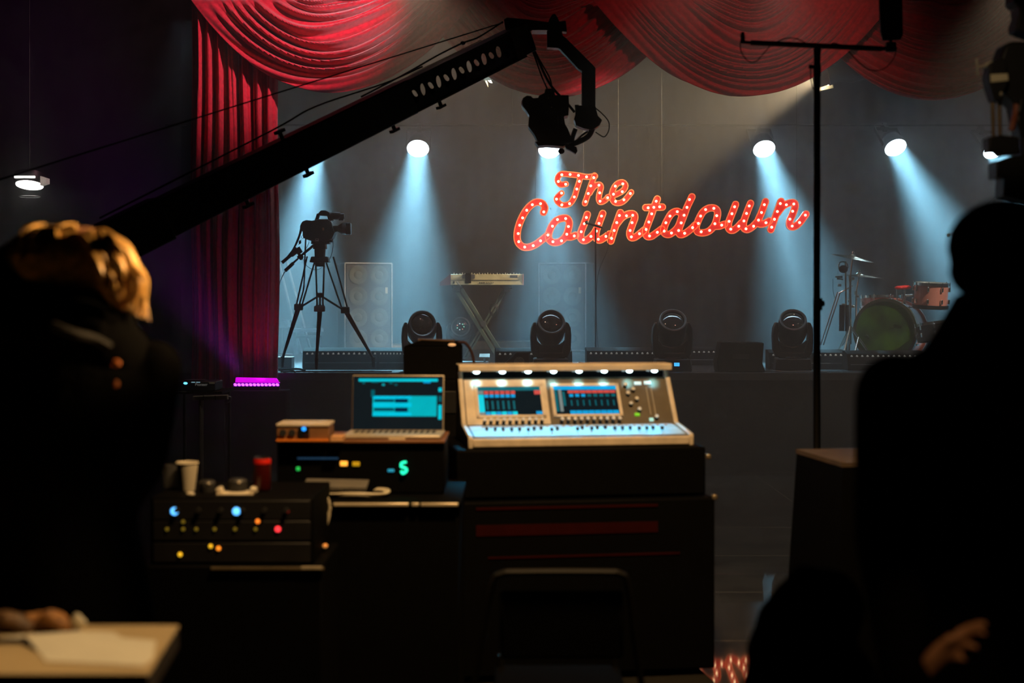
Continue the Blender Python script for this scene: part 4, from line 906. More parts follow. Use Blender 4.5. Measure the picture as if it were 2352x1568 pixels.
b = MB(); b.cyl(ra(1724, 98), ra(2025, 112), 0.014, n=12); b.cyl(ra(1700, 96), ra(1724, 98), 0.009); b.cyl(ra(2025, 112), ra(2056, 108), 0.011); b.build('crossbar', PB, t)
b = MB(); b.cyl(ra(1707, 98), ra(1706, 74), 0.009); b.box(ra(1706, 90), (0.02, 0.02, 0.04)); b.build('mount', PB, t)
MB().box(ra(1701, 82), (0.004, 0.01, 0.02)).build('screw', CREAM, t)
b = MB(); b.box(ra(2046, 108), (0.05, 0.04, 0.05)); b.build('mount', PB, t, bevel=0.005)
b = MB(); b.tube([ra(1700, 98), ra(1703, 120), ra(1718, 140), ra(1735, 142), ra(1752, 125), ra(1768, 106)], 0.0028, n=6); b.tube([ra(1785, 96), ra(1805, 88), ra(1830, 89), ra(1852, 100)], 0.0028, n=6); b.tube([ra(1948, 117), ra(1975, 145), ra(2000, 161), ra(2030, 158), ra(2052, 135), ra(2060, 108)], 0.0028, n=6); b.tube([ra(1862, 158), ra(1863, 185), ra(1868, 205)], 0.003, n=6); b.tube([ra(1905, 104), ra(1915, 99), ra(1930, 103)], 0.003, n=6); b.build('cable', PB, t)
MB().lathe([(0.2, 0.0), (0.2, 0.015), (0.05, 0.05), (0.02, 0.07)]).build('base', PB, t)
t = thing('wireless_antenna', ra(2046, 98) + o0, 'flat dark wireless antenna paddle standing on the right end of the crossbar', 'antenna'); 
b = MB(); b.prism([(-0.042, 0.01), (0.05, 0.015), (0.062, 0.04), (0.055, 0.42), (-0.07, 0.42), (-0.055, 0.06)], -0.012, 0.012); b.build('paddle', PB, t, bevel=0.004)
MB().cyl((0, 0, -0.005), (0, 0, 0.015), 0.009).build('mounting_stub', PB, t)

# ---------------------------------------------------------------- camera rig at the right edge
D = 5.4
t = thing('camera_rig', (P(2330, 0, D).x, D, 0.0), 'dark blurred camera rig on a post at the right edge, metal clamps with bright faces', 'camera rig'); o0 = t.location.copy()
def rg(pts, y0, y1, name, m=PB, bev=0.004): return MB().prism([((P(a, b_, D) - o0).x, (P(a, b_, D) - o0).z) for a, b_ in pts], y0, y1).build(name, m, t, bevel=bev)
rg([(2318, -60), (2318, 12), (2330, 20), (2332, 40), (2325, 60), (2326, 75), (2340, 80), (2370, 90), (2500, 90), (2500, -60)], -0.05, 0.05, 'upper_body')
rg([(2300, 130), (2312, 98), (2330, 94), (2380, 96), (2500, 100), (2500, 460), (2370, 462), (2352, 430), (2346, 300), (2334, 240), (2304, 210)], 0.0, 0.12, 'back_body', bev=0.01)
rg([(2266, 150), (2280, 140), (2296, 138), (2302, 150), (2304, 195), (2296, 215), (2290, 235), (2276, 235), (2264, 200), (2260, 180)], -0.05, 0.03, 'clamp_body')
rg([(2262, 318), (2290, 313), (2330, 318), (2335, 355), (2300, 358), (2296, 362), (2284, 350), (2262, 352)], -0.05, 0.03, 'lower_clamp')
rg([(2281, 372), (2300, 368), (2320, 360), (2352, 360), (2380, 462), (2340, 460), (2318, 455), (2296, 452), (2298, 410), (2282, 410)], -0.04, 0.06, 'battery_block')
rg([(2264, 176), (2303, 174), (2305, 190), (2265, 194)], -0.055, -0.05, 'bright_plate', mat('pale_plate', (0.8, 0.72, 0.5), 0.4), 0.001)
b = MB()
for x in (2280, 2295): b.cyl(P(x, 232, D) - o0, P(x + 2, 318, D) - o0, 0.008)
b.build('rod', mat('bronze_rod', (0.25, 0.18, 0.1), 0.3, 0.9), t)
b = MB(); b.cyl(P(2243, 134, D) - o0, P(2246, 174, D) - o0, 0.003); b.cyl(P(2243, 153, D) - o0, P(2262, 152, D) - o0, 0.004); b.cyl(P(2262, 151, D) - o0, P(2280, 144, D) - o0, 0.009); b.build('wing_handle', CREAM, t)
MB().ell(P(2289, 220, D) - o0 + V((0, -0.05, 0)), (0.006, 0.006, 0.008)).build('bolt', CREAM, t)
MB().tube([P(2335, 240, D) - o0, P(2330, 270, D) - o0, P(2322, 300, D) - o0], 0.012, n=8).build('cable', mat('orange_brown_cable', (0.3, 0.08, 0.04), 0.5), t)
b = MB(); b.tube([P(2345, 230, D) - o0, P(2340, 270, D) - o0, P(2350, 310, D) - o0], 0.012, n=8); b.build('cable', PB, t)
b = MB(); b.cyl((0.09, 0.06, 0.0), (0.09, 0.06, (P(0, 455, D) - o0).z), 0.03); b.cyl((0.09, 0.06, 0), (0.09, 0.06, 0.03), 0.2); b.build('post', PB, t)
# ---------------------------------------------------------------- mixing console
CONS = mat('console_beige_metal', (0.70, 0.60, 0.46), 0.42)
PANEL = mat('console_panel', (0.12, 0.095, 0.06), 0.45)
th = R(8.3)
def em(name, col, es, rough=0.4): return mat(name, col, rough, emis=col, es=es, spec=0.1)
CY = em('screen_cyan', (0.0, 0.42, 0.62), 1.0); CYD = em('screen_dim_cyan', (0.0, 0.09, 0.14), 0.7); SBL = em('screen_blue', (0.0, 0.22, 0.55), 1.0)
SRD = em('screen_red', (0.35, 0.05, 0.05), 0.9); SDK = em('screen_dark', (0.004, 0.008, 0.012), 0.8, 0.15); SGR = em('screen_grey', (0.12, 0.17, 0.2), 0.8)
t = thing('mixing_console', (0.33, 6.675, 1.065), 'beige digital mixing console with two touch screens and a lit row of small lamps', 'mixing console', rz=th)
W2 = 0.535
prof_ = [(0.0, 0.0), (0.0, 0.035), (0.012, 0.046), (0.28, 0.075), (0.455, 0.298), (0.475, 0.30), (0.50, 0.28), (0.52, 0.0)]
MB().prism(prof_, -W2 + 0.02, W2 - 0.02, 'yz').build('body', PANEL, t, bevel=0.004)
for s_ in (-1, 1):
    x0, x1 = sorted((s_ * (W2 - 0.02), s_ * (W2 + 0.004)))
    MB().prism([(-0.004, -0.004), (-0.004, 0.046), (0.01, 0.056), (0.275, 0.088), (0.45, 0.312), (0.50, 0.36), (0.54, 0.36), (0.54, -0.004)], x0, x1, 'yz').build('end_cheek', CONS, t, bevel=0.006)
MB().box((0, 0.002, 0.022), (2 * W2 - 0.03, 0.02, 0.046)).build('front_rail', CONS, t, bevel=0.01)
MB().prism([(0.40, 0.335), (0.40, 0.362), (0.41, 0.37), (0.55, 0.37), (0.55, 0.335)], -W2 - 0.004, W2 + 0.004, 'yz').build('hood', CONS, t, bevel=0.005)
MB().box((0, 0.487, 0.315), (2 * W2 - 0.05, 0.02, 0.05)).build('glossy_strip', GLASSY, t)
LMP = mat('console_lamp', (0.9, 1, 1), 0.3, emis=(0.7, 0.95, 1.0), es=8)
t_loc = t.location.copy(); Rz = M.Rotation(th, 3, 'Z')
def cw(x, y, z): return t_loc + Rz @ V((x, y, z))
for i in range(8):
    x = -0.45 + i * 0.9 / 7
    MB().ell((x, 0.412, 0.333), (0.016, 0.010, 0.010), n=12, m=8).build('console_lamp', LMP, t)
    spot('console_lamp_light', cw(x, 0.39, 0.322), cw(x, 0.10, 0.05), 8.0, (0.02, 0.52, 0.88), 50, 0.8, 0.012)
    spot('console_lamp_light', cw(x, 0.40, 0.325), cw(x, 0.43, 0.28), 0.7, (0.25, 0.85, 1.0), 60, 0.9, 0.01)
# work surface plate that catches the lamps
MB().box((0, 0.148, 0.064), (2 * W2 - 0.06, 0.255, 0.003), (atan2(0.029, 0.268), 0, 0)).build('fader_plate', mat('pale_fader_plate', (0.6, 0.66, 0.66), 0.4), t)
pu = V((0, 0.175, 0.223)); pl = pu.length; pn = V((0, -0.223, 0.175)) / pl; tilt = atan2(0.223, 0.175)
def pan(x, v, off=0.0): return V((x, 0.28, 0.075)) + pu * v + pn * off
def quad(name, x0, x1, v0, v1, off, th_, m, par, **k):
    c_ = (pan(x0, v0, off) + pan(x1, v1, off)) / 2
    return MB().box(c_, (abs(x1 - x0), pl * abs(v1 - v0), th_), (tilt, 0, 0)).build(name, m, par, **k)
quad('left_panel_plate', -0.51, -0.10, 0.03, 0.97, 0.001, 0.004, CONS, t)
def ui(name, x0, x1, v0, v1, spec, par):
    b = MB(); mats_ = [SDK, CY, CYD, SBL, SRD, SGR]; w_ = x1 - x0; h_ = v1 - v0
    b.m = 0; b.box((pan(x0, v0, .007) + pan(x1, v1, .007)) / 2, (w_, pl * h_, 0.002), (tilt, 0, 0))
    for (a, b_, c_, d, m_) in spec:
        b.m = m_; b.box((pan(x0 + a * w_, v0 + b_ * h_, .0085) + pan(x0 + c_ * w_, v0 + d * h_, .0085)) / 2, ((c_ - a) * w_, pl * (d - b_) * h_, 0.001), (tilt, 0, 0))
    return b.build(name, mats_, par, smooth=False)
for (x0, x1, side) in ((-0.447, -0.135, 'L'), (-0.067, 0.25, 'R')):
    fr = MB(); fw = 0.016
    for (a, b_, c_, d) in ((x0 - fw, 0.16, x1 + fw, 0.21), (x0 - fw, 0.80, x1 + fw, 0.86), (x0 - fw, 0.16, x0, 0.86), (x1, 0.16, x1 + fw, 0.86)):
        fr.box((pan(a, b_, .005) + pan(c_, d, .005)) / 2, (c_ - a, pl * (d - b_), 0.010), (tilt, 0, 0))
    fr.build('screen_bezel', CONS, t)
    sp = []
    if side == 'L':
        sp += [(0, .86, 1, 1, 2), (0, .1, .09, .72, 1), (0, .0, .09, .1, 5), (0, .74, .09, .86, 5)]
        for i in range(6): sp += [(.1 + i * .085, .74, .17 + i * .085, .85, 4), (.1 + i * .085, .62, .165 + i * .085, .72, 3), (.1 + i * .085, .0, .175 + i * .085, .12, 1 if i % 2 else 3), (.12 + i * .085, .2, .15 + i * .085, .5, 2)]
        sp += [(.9, .72, 1, .86, 4), (.9, .02, 1, .12, 3)]
    else:
        sp += [(0, .87, 1, 1, 3), (0, .1, .05, .86, 2), (.07, .1, .12, .9, 5), (.13, .3, .17, .8, 2)]
        for i in range(8): sp += [(.22 + i * .096, .75, .31 + i * .096, .84, 4), (.24 + i * .096, .62, .30 + i * .096, .71, 3 if i < 3 else 2), (.22 + i * .097, .0, .31 + i * .097, .13, 3), (.25 + i * .096, .3, .27 + i * .096, .5, 2)]
    ui('touch_screen', x0, x1, .21, .80, sp, t)
    for i in range(10):
        x = x0 + 0.02 + i * (x1 - x0 - 0.03) / 9; p0 = pan(x, 0.06, 0.0)
        k = MB().cyl(p0, p0 + pn * 0.034, 0.0085, 0.008, n=12).build('knob', RUBBER, t); MB().cyl(p0 + pn * 0.034, p0 + pn * 0.038, 0.0095, 0.009, n=12).build('knob_cap', CONS, k)
for (x, v) in ((0.30, .80), (0.335, .70), (0.305, .62), (0.345, .50), (0.312, .40), (0.35, .28), (0.43, .12)):
    p0 = pan(x, v, 0.0); k = MB().cyl(p0, p0 + pn * 0.02, 0.009, 0.008, n=12).build('knob', RUBBER, t); MB().cyl(p0 + pn * 0.02, p0 + pn * 0.025, 0.010, 0.009, n=12).build('knob_cap', WHITEP, k)
quad('green_button', 0.325, 0.35, .17, .23, 0.004, 0.004, em('button_green', (0.15, 0.5, 0.03), 0.6), t)
for (x0, x1, v0) in ((0.35, 0.385, .83), (0.40, 0.435, .84)): quad('lit_button', x0, x1, v0, v0 + .06, 0.004, 0.006, em('button_pale', (0.5, 0.7, 0.75), 0.9), t)
for x in (0.405, 0.43): quad('fader_slot', x, x + 0.004, .2, .78, 0.003, 0.003, mat('slot_trim', (0.4, 0.36, 0.28), 0.4), t)
quad('lit_button', 0.395, 0.415, .06, .12, 0.004, 0.006, em('button_aqua', (0.3, 0.65, 0.65), 0.8), t)
random.seed(9)
for i in range(22):
    x = -0.43 + i * 0.0375 + (0.05 if i > 9 else 0); yy = random.choice((0.09, 0.12, 0.15, 0.17))
    MB().box((x, yy, 0.075), (0.011, 0.024, 0.016)).build('fader_cap', RUBBER, t, bevel=0.002)
for i in range(24):
    x = -0.44 + i * 0.9 / 23
    MB().box((x, 0.23, 0.078), (0.014, 0.010, 0.005)).build('channel_button', WHITEP, t)

# case under the console
CASE = mat('flight_case_black', (0.0016, 0.0016, 0.0016), 0.7, spec=0.08)
t = thing('console_case', (0.33, 6.60, 0), 'black flight case carrying the mixing console, wider lower section with painted bands of red glow', 'flight case', rz=th)
b = MB(); b.box((0, 0.35, 0.95), (1.18, 0.68, 0.225)); b.build('upper_section', CASE, t, bevel=0.01)
b = MB(); b.box((0, 0.33, 0.43), (1.24, 0.74, 0.80)); b.build('lower_section', CASE, t, bevel=0.01)
RB = mat('painted_red_glow', (0.03, 0.002, 0.001), 0.35)  # red glow on the case front put in as dark red strips
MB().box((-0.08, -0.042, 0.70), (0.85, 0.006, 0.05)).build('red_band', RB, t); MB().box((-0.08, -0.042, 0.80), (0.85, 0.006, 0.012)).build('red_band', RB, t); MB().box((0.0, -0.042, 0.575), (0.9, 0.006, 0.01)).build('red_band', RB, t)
for (x, z) in ((0.59, 1.02), (0.62, 0.83), (-0.62, .83)): MB().box((x, -0.03, z), (0.025, 0.03, 0.025)).build('corner_cap', mat('tan_steel', (0.4, 0.33, 0.22), 0.4, 0.8), t, bevel=0.006)
for x in (-.5, .5):
    for y in (.05, .6): MB().cyl((x - .012, y, 0.017), (x + .012, y, 0.017), 0.017).build('caster', RUBBER, t); MB().box((x, y, .025), (.05, .05, .02)).build('caster_bracket', CASE, t)

# dark rack tower with small amplifier behind the laptop
D = 7.7
t = thing('equipment_tower', (P(992, 0, D).x, D, 0), 'tall dark rack tower rising behind the laptop', 'rack')
MB().box((0, 0.2, 0.67), (0.31, 0.4, 1.3)).build('enclosure', MATTE, t, bevel=0.01)
for z in (.3, .6, .9, 1.2): MB().box((0, -.003, z), (0.27, 0.01, 0.12)).build('drawer', BLACK, t, bevel=.003)
for x in (-.12, .12): MB().cyl((x, .1, 0), (x, .1, .02), .02).build('foot', RUBBER, t)
t = thing('wireless_receiver', (P(992, 0, D).x, D, 1.32), 'dark equipment box with a sloping lid and a painted warm glint, behind the laptop', 'electronics box')
b = MB(); b.box((0, 0.18, 0.09), (0.31, 0.3, 0.18)); b.prism([(-0.155, 0.18), (-0.06, 0.215), (0.14, 0.205), (0.155, 0.18)], 0.04, 0.3); b.build('housing', MATTE, t, bevel=0.006)
MB().box((0.02, 0.12, 0.213), (0.2, 0.12, 0.008), (0, 0.03, 0)).build('lid_edge', mat('brown_metal', (0.2, 0.12, 0.06), 0.4), t)
MB().ell((0.108, 0.02, 0.19), (0.022, 0.012, 0.009)).build('glint_bead', mat('painted_glint', (1, 0.7, 0.4), 0.2, emis=(1, 0.5, 0.22), es=0.5), t)  # warm glint built as a small glowing bead
MB().tube([(0.13, 0.1, 0.2), (0.18, 0.1, 0.195), (0.22, 0.1, 0.12), (0.23, 0.1, -0.02), (0.24, .1, -.3)], 0.008).build('cable', mat('brown_cable', (0.06, 0.025, 0.02), 0.5), t)
text('YAMAHA', 0.03, (-0.12, 0.027, 0.035), (pi / 2, 0, 0), mat('faint_print', (0.03, 0.022, 0.012), 0.5), t) if False else None

# ---------------------------------------------------------------- equipment desk, rack shelf, laptop
t = thing('equipment_desk', (-0.63, 5.7, 0), 'black equipment desk with a bright metal edge strip, left of the mixing console', 'desk')
b = MB(); b.box((0, 0.37, 0.46), (0.83, 0.72, 0.92)); b.build('body', CASE, t, bevel=0.006)
MB().box((0, 0.37, 0.932), (0.85, 0.76, 0.016)).build('desk_top', CASE, t, bevel=0.004)
for (a, b_) in ((765, 938), (945, 962), (966, 1052)):
    x0, x1 = P(a, 0, 5.68).x + .63, P(b_, 0, 5.68).x + .63
    MB().box(((x0 + x1) / 2, -0.012, 0.934), (x1 - x0, 0.012, 0.014)).build('edge_strip', mat('warm_metal_edge', (0.8, 0.7, 0.5), 0.35, 0.4), t, bevel=0.003)
D = 5.95
t = thing('equipment_rack', (P(828, 0, D).x, D, 0.941), 'dark low equipment rack with tiny amber and green lights, underneath the laptop', 'rack')
wr = 383 / (F / D)
MB().box((0, 0.2, 0.108), (wr, 0.4, 0.215)).build('enclosure', CASE, t, bevel=0.006)
MB().box((0, 0.19, 0.22), (wr + 0.01, 0.42, 0.010)).build('wooden_top', mat('warm_wood', (0.22, 0.09, 0.03), 0.5), t, bevel=0.002)
def rel2(px, py): p = P(px, py, D); return V((p.x - P(828, 0, D).x, -0.004, p.z - 0.941))
for (px, py, w_, h_, col, es, nm) in ((790, 1064, 17, 11, (1.0, 0.42, 0.05), 1.3, 'amber_light'), (818, 1065, 17, 10, (0.5, 0.3, 0.01), 0.6, 'amber_light'), (685, 1076, 9, 9, (0.02, 0.5, 0.08), 0.8, 'green_light'), (898, 1080, 15, 6, (0.02, 0.3, 0.5), 0.8, 'blue_light')):
    MB().box(rel2(px, py), (w_ / (F / D), 0.006, h_ / (F / D))).build(nm, em(nm + str(px), col, es), t, bevel=0.003)
MB().box(rel2(730, 1052), (0.17, 0.006, 0.008)).build('display_strip', em('blue_strip', (0.02, 0.06, 0.12), 0.5), t)
b = MB(); b.tube([rel2(934, 1060) + V((0, -.01, 0)), rel2(924, 1062) + V((0, -.01, 0)), rel2(922, 1070) + V((0, -.01, 0)), rel2(932, 1074) + V((0, -.01, 0)), rel2(934, 1080) + V((0, -.01, 0)), rel2(926, 1086) + V((0, -.01, 0)), rel2(922, 1080) + V((0, -.01, 0))], 0.0055, n=6); b.build('glowing_squiggle', em('green_glow', (0.02, 0.9, 0.5), 1.6), t)
# laptop
D = 5.98; t = thing('laptop', (P(898, 0, D).x, D, 1.168), 'open silver laptop showing a bright cyan audio editing window', 'laptop', rz=R(-1.5))
ALU = mat('aluminium', (0.62, 0.55, 0.42), 0.4, 0.3); sc_ = F / D; lw = 228 / sc_
MB().box((0, 0.13, 0.008), (lw, 0.26, 0.014)).build('keyboard_base', ALU, t, bevel=0.004)
kb = MB()
for r_ in range(5):
    for c_ in range(14): kb.box((-lw * .4 + c_ * lw * .8 / 13, 0.13 + r_ * 0.019, 0.016), (0.015, 0.015, 0.002))
kb.build('key_field', RUBBER, t, smooth=False)
MB().box((0.025, 0.002, 0.0), (0.07, 0.01, 0.006)).build('front_notch', mat('pale_aluminium', (0.9, 0.8, 0.6), 0.4), t)
lid = thing('x', (0, 0.262, 0.012), 'x', 'x'); del lid['label']; del lid['category']; lid.name = 'lid'; lid.parent = t; lid.rotation_euler = (R(-8), 0, 0)
sh = 133 / sc_
MB().box((0, 0.004, sh / 2), (lw * 0.97, 0.006, sh)).build('lid_shell', ALU, lid, bevel=0.004)
b = MB(); mats_ = [SDK, CY, CYD, SBL, em('wave_navy', (0.0, 0.015, 0.06), 0.6), em('mid_cyan', (0.0, 0.30, 0.42), 1.0)]
w_ = lw * 0.95; b.m = 0; b.box((0, -0.001, sh / 2), (w_, 0.004, sh * 0.965))
def sq(x0, y0, x1, y1, m_):   # fractions of the screen, y from the top
    b.m = m_; b.box(((x0 + x1) / 2 * w_ - w_ / 2, -0.0035 - 0.0004 * (m_ == 4), sh * (1 - (y0 + y1) / 2)), ((x1 - x0) * w_, 0.0012, (y1 - y0) * sh))
sq(.06, .07, .94, .115, 1); sq(.1, .12, .13, .16, 2); sq(.2, .12, .28, .14, 2); sq(.32, .16, .35, .19, 5); sq(.4, .13, .44, .16, 2); sq(.46, .16, .49, .19, 2); sq(.78, .115, .86, .145, 3)
sq(.2, .27, .24, .4, 2); sq(.22, .38, .93, .745, 5); sq(.22, .38, .65, .43, 1); sq(.22, .505, .65, .575, 1); sq(.22, .68, .65, .735, 1)
sq(.235, .44, .45, .485, 4); sq(.47, .43, .61, .50, 4); sq(.235, .60, .45, .645, 4); sq(.47, .59, .61, .665, 4); sq(.43, .45, .49, .475, 4); sq(.43, .615, .49, .64, 4)
sq(.95, .23, .985, .3, 1); sq(.95, .54, .985, .8, 1); sq(.95, .38, .985, .48, 2)
b.build('laptop_screen', mats_, lid, smooth=False)
# audio interface
D = 5.9; t = thing('audio_interface', (P(695, 0, D).x, D, 1.168), 'small beige audio interface with two dark knobs and a blue light, left of the laptop', 'audio interface')
iw = 120 / (F / D); ih = 0.062
MB().box((0, 0.09, ih / 2), (iw, 0.17, ih)).build('body', mat('amber_brown_face', (0.25, 0.12, 0.05), 0.45), t, bevel=0.004)
MB().box((0, 0.09, ih + 0.003), (iw + 0.004, 0.18, 0.012)).build('top_plate', CONS, t, bevel=0.003)
MB().box((0, -0.001, 0.003), (iw, 0.012, 0.008)).build('base_trim', mat('orange_trim', (0.9, 0.25, 0.03), 0.45), t)
for x in (-0.082, -0.044): MB().cyl((x, 0.006, 0.034), (x, -0.008, 0.034), 0.014, n=18).build('knob', RUBBER, t)
MB().box((0.005, 0.0, 0.033), (0.045, 0.008, 0.04)).build('display', GLASSY, t); MB().ell((0.006, -0.006, 0.05), (0.009, 0.004, 0.008)).build('blue_light', em('blue_led', (0.02, 0.3, 1.0), 1.8), t)
o = MB().box((0, 0, 0), (0.05, 0.1, 0.02)).build('wood_block', mat('pale_wood', (0.75, 0.4, 0.18), 0.5), loc=(P(773, 0, 5.88).x, 5.93, 1.178)); tag(o, 'small pale wooden block between the audio interface and the laptop', 'block')
# coiled white cable and tray on the desk
D = 5.75
o = MB().tube([V((P(810, 0, D).x + (0.12 + .008 * k) * cos(a), D + 0.13 + 0.09 * sin(a), 0.955 + 0.003 * k + .004 * sin(3 * a))) for k in range(3) for a in [i * 2 * pi / 14 for i in range(14)]], 0.0055, n=6, smooth=3).build('coiled_cable', mat('pale_cable', (0.75, 0.68, 0.5), 0.5)); tag(o, 'pale cable coiled flat on the desk in front of the dark rack', 'cable')
o = MB().box((0, 0, 0), (0.26, 0.12, 0.012), (0.15, 0.02, 0)).build('flat_tray', mat('grey_tray', (0.16, 0.15, 0.13), 0.5), loc=(P(770, 0, 5.85).x, 6.0 - .12, 0.99)); tag(o, 'flat grey tray propped behind the coiled pale cable', 'tray')
def wirepx(pts, D, r, m, label, name='patch_cable', grp=None):
    o = MB().tube([P(a, b_, D) for a, b_ in pts], r, n=6).build(name, m); return tag(o, label, 'cable', grp)
PC = MATS['pale_cable']
wirepx([(752, 1142), (757, 1160), (755, 1190), (744, 1218), (741, 1210), (752, 1185), (760, 1165)], 5.6, 0.005, PC, 'pale looped cable hanging down the left end of the desk')
wirepx([(735, 1225), (728, 1248), (715, 1252), (712, 1258)], 5.45, 0.004, mat('tan_cable', (0.6, 0.3, 0.15), 0.5), 'thin tan cable end hanging beside the left rack')
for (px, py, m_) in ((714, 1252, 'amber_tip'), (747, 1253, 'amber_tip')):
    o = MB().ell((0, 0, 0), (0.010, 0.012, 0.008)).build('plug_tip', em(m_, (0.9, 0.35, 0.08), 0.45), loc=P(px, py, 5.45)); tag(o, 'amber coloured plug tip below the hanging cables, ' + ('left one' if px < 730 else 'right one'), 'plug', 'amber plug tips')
# ---------------------------------------------------------------- left rack of outboard gear
D = 5.2; sL = F / D
t = thing('outboard_rack', (P(533, 0, D).x, D, 0.785), 'black rack of outboard gear dotted with blue, yellow and red lights', 'rack'); o0 = t.location.copy()
MB().box((0, 0.235, 0.122), (375 / sL, 0.47, 0.244)).build('enclosure', CASE, t, bevel=0.006)
for z in (0.045, 0.125, 0.2): MB().box((0, -0.003, z), (360 / sL, 0.008, 0.07)).build('rack_unit', BLACK, t, bevel=0.002)
LED = [(402, 1173, 9, (0.1, 0.45, 1.0), 2.2), (544, 1173, 9, (0.1, 0.45, 1.0), 2.2), (661, 1173, 3.5, (0.4, 0.01, 0.01), .6), (593, 1196, 5, (1, 0.22, 0.02), 1.5), (639, 1214, 6.5, (1, 0.04, 0.05), 1.8),
       (485, 1253, 4.5, (0.9, 0.5, 0.02), 1.2), (503, 1258, 5, (1, 0.28, 0.02), 1.4), (415, 1272, 5, (0.9, 0.5, 0.02), 1.1)] + [(x, 1214, 4, (0.16, 0.11, 0.01), .8) for x in (385, 422, 452, 494, 541, 588)] + [(422, 1197, 4, (0.16, 0.11, 0.01), .8)]
for i, (px, py, r_, col, es) in enumerate(LED):
    p = P(px, py, D) - o0; MB().ell((p.x, -0.009, p.z), (r_ / sL, 0.004, r_ / sL), n=12, m=8).build('indicator_light', em('led%s' % str(col), col, es), t)
for x in range(6):
    for zz in (0.2,): MB().cyl((-0.2 + x * 0.08, -0.008, zz), (-0.2 + x * 0.08, -0.02, zz), 0.009, n=10).build('knob', RUBBER, t)
t = thing('equipment_chest', (P(540, 0, D).x, D - 0.02, 0), 'black chest under the outboard rack, with a pale metal lip along its top edge', 'chest')
MB().box((0, 0.24, 0.4), (405 / sL, 0.5, 0.77)).build('body', CASE, t, bevel=0.008)
MB().box((0.125, -0.016, 0.778), (0.41, 0.01, 0.008)).build('metal_lip', mat('dim_metal_lip', (0.28, 0.22, 0.13), 0.4, 0.5), t); MB().box((0.285, -0.016, 0.78), (0.075, 0.012, 0.009)).build('metal_lip', MATS['warm_metal_edge'], t)
for x in (-.25, .25): MB().cyl((x, .05, 0), (x, .05, .02), .025).build('foot', RUBBER, t)
# things on top of the rack
ZT = 1.029
PAPER = mat('white_paper', (0.75, 0.68, 0.52), 0.7, vary=0.05)
p = P(430, 0, 5.4); t = thing('paper_cup', (p.x, 5.4, ZT), 'white paper cup standing on the outboard rack', 'cup')
MB().lathe([(0.028, 0), (0.029, 0.004), (0.041, 0.105), (0.0385, 0.105), (0.027, 0.006)], n=32).build('cup_wall', PAPER, t)
MB().lathe([(0.041, 0.102), (0.0435, 0.105), (0.041, 0.109), (0.038, 0.105)], n=32, cap=False).build('rim', PAPER, t)
p = P(393, 0, 5.45); t = thing('glass_tumbler', (p.x, 5.46, ZT), 'dim clear tumbler beside the white paper cup', 'glass')
MB().lathe([(0.03, 0), (0.034, 0.09), (0.032, 0.09), (0.029, 0.005)], n=24).build('tumbler_wall', mat('smoky_glass', (0.12, 0.12, 0.12), 0.1, alpha=0.45), t)
p = P(602, 0, 5.4); t = thing('drink_can', (p.x, 5.4, ZT), 'dark drink can with a red top rim, right of the paper cup', 'can')
MB().lathe([(0.028, 0), (0.033, 0.008), (0.033, 0.115), (0.029, 0.124)], n=28).build('can_wall', mat('dark_red_can', (0.06, 0.004, 0.003), 0.3), t)
MB().lathe([(0.0335, 0.103), (0.0335, 0.115), (0.031, 0.122)], n=28, cap=False).build('red_band', mat('bright_red', (0.8, 0.02, 0.01), 0.4), t)
MB().lathe([(0.029, 0.124), (0.030, 0.128), (0.026, 0.126), (0.001, 0.124)], n=28, cap=False).build('rim', STEEL, t)
for (px, w_, lb) in ((475, 0.05, 'small dark gadget with a pale glint, between the paper cup and the white card'), (545, 0.058, 'small dark gadget lying on the white card')):
    p = P(px, 0, 5.35); t = thing('pocket_gadget', (p.x, 5.36, ZT + (0.006 if px > 500 else 0)), lb, 'gadget')
    MB().lathe([(w_ * .6, 0), (w_ * .62, 0.02), (w_ * .6, 0.035), (w_ * .45, 0.045)], n=20).build('body', RUBBER, t); MB().lathe([(w_ * .61, 0.036), (w_ * .56, 0.042)], n=20, cap=False).build('ring', GREYM, t); MB().ell((0.01, -w_ * .55, 0.034), (0.006, 0.005, 0.005)).build('glint', CREAM, t)
p = P(543, 0, 5.3); t = thing('folded_card', (p.x, 5.3, ZT), 'white folded card with turned up ends, in front of the drink can', 'card')
MB().box((0, 0.02, 0.003), (0.135, 0.11, 0.003)).build('sheet', PAPER, t)
for s_ in (-1, 1): MB().box((s_ * 0.062, 0.0, 0.014), (0.02, 0.05, 0.024), (0, s_ * .3, 0)).build('turned_end', PAPER, t, bevel=0.004)
p = P(435, 0, 5.22); o = MB().ell((0, 0, 0), (0.016, 0.012, 0.009)).build('crumpled_wrapper', PAPER, loc=(p.x, 5.235, ZT + 0.009)); tag(o, 'tiny pale crumpled wrapper at the front edge of the outboard rack', 'wrapper')

# ---------------------------------------------------------------- table with papers, lower left
ZB = 1.03
t = thing('side_table', (0, 0, 0), 'cream topped table in the lower left corner, paper lying on it', 'table')
TW = mat('cream_table_top', (0.52, 0.38, 0.2), 0.5, vary=0.1, scale=3)
poly = [(-1.75, 2.742), (-0.702, 2.742), (-0.740, 3.157), (-1.75, 3.157)]
b = MB(); b.prism(poly, ZB - 0.006, ZB, 'xy'); b.build('table_top', TW, t)
b = MB(); b.prism(poly, ZB - 0.05, ZB - 0.006, 'xy'); b.build('edge_band', mat('dark_brown_edge', (0.02, 0.013, 0.007), 0.6), t)
for (x, y) in ((-1.6, 2.8), (-0.78, 2.8), (-1.6, 3.1), (-0.80, 3.1)): MB().box((x, y, (ZB - 0.05) / 2), (0.04, 0.04, ZB - 0.05)).build('leg', MATTE, t)
def zpt(px, py, z):
    D = (EYE - z) * F / (py - HZ); return V(((px - 1176) / F * D, D))
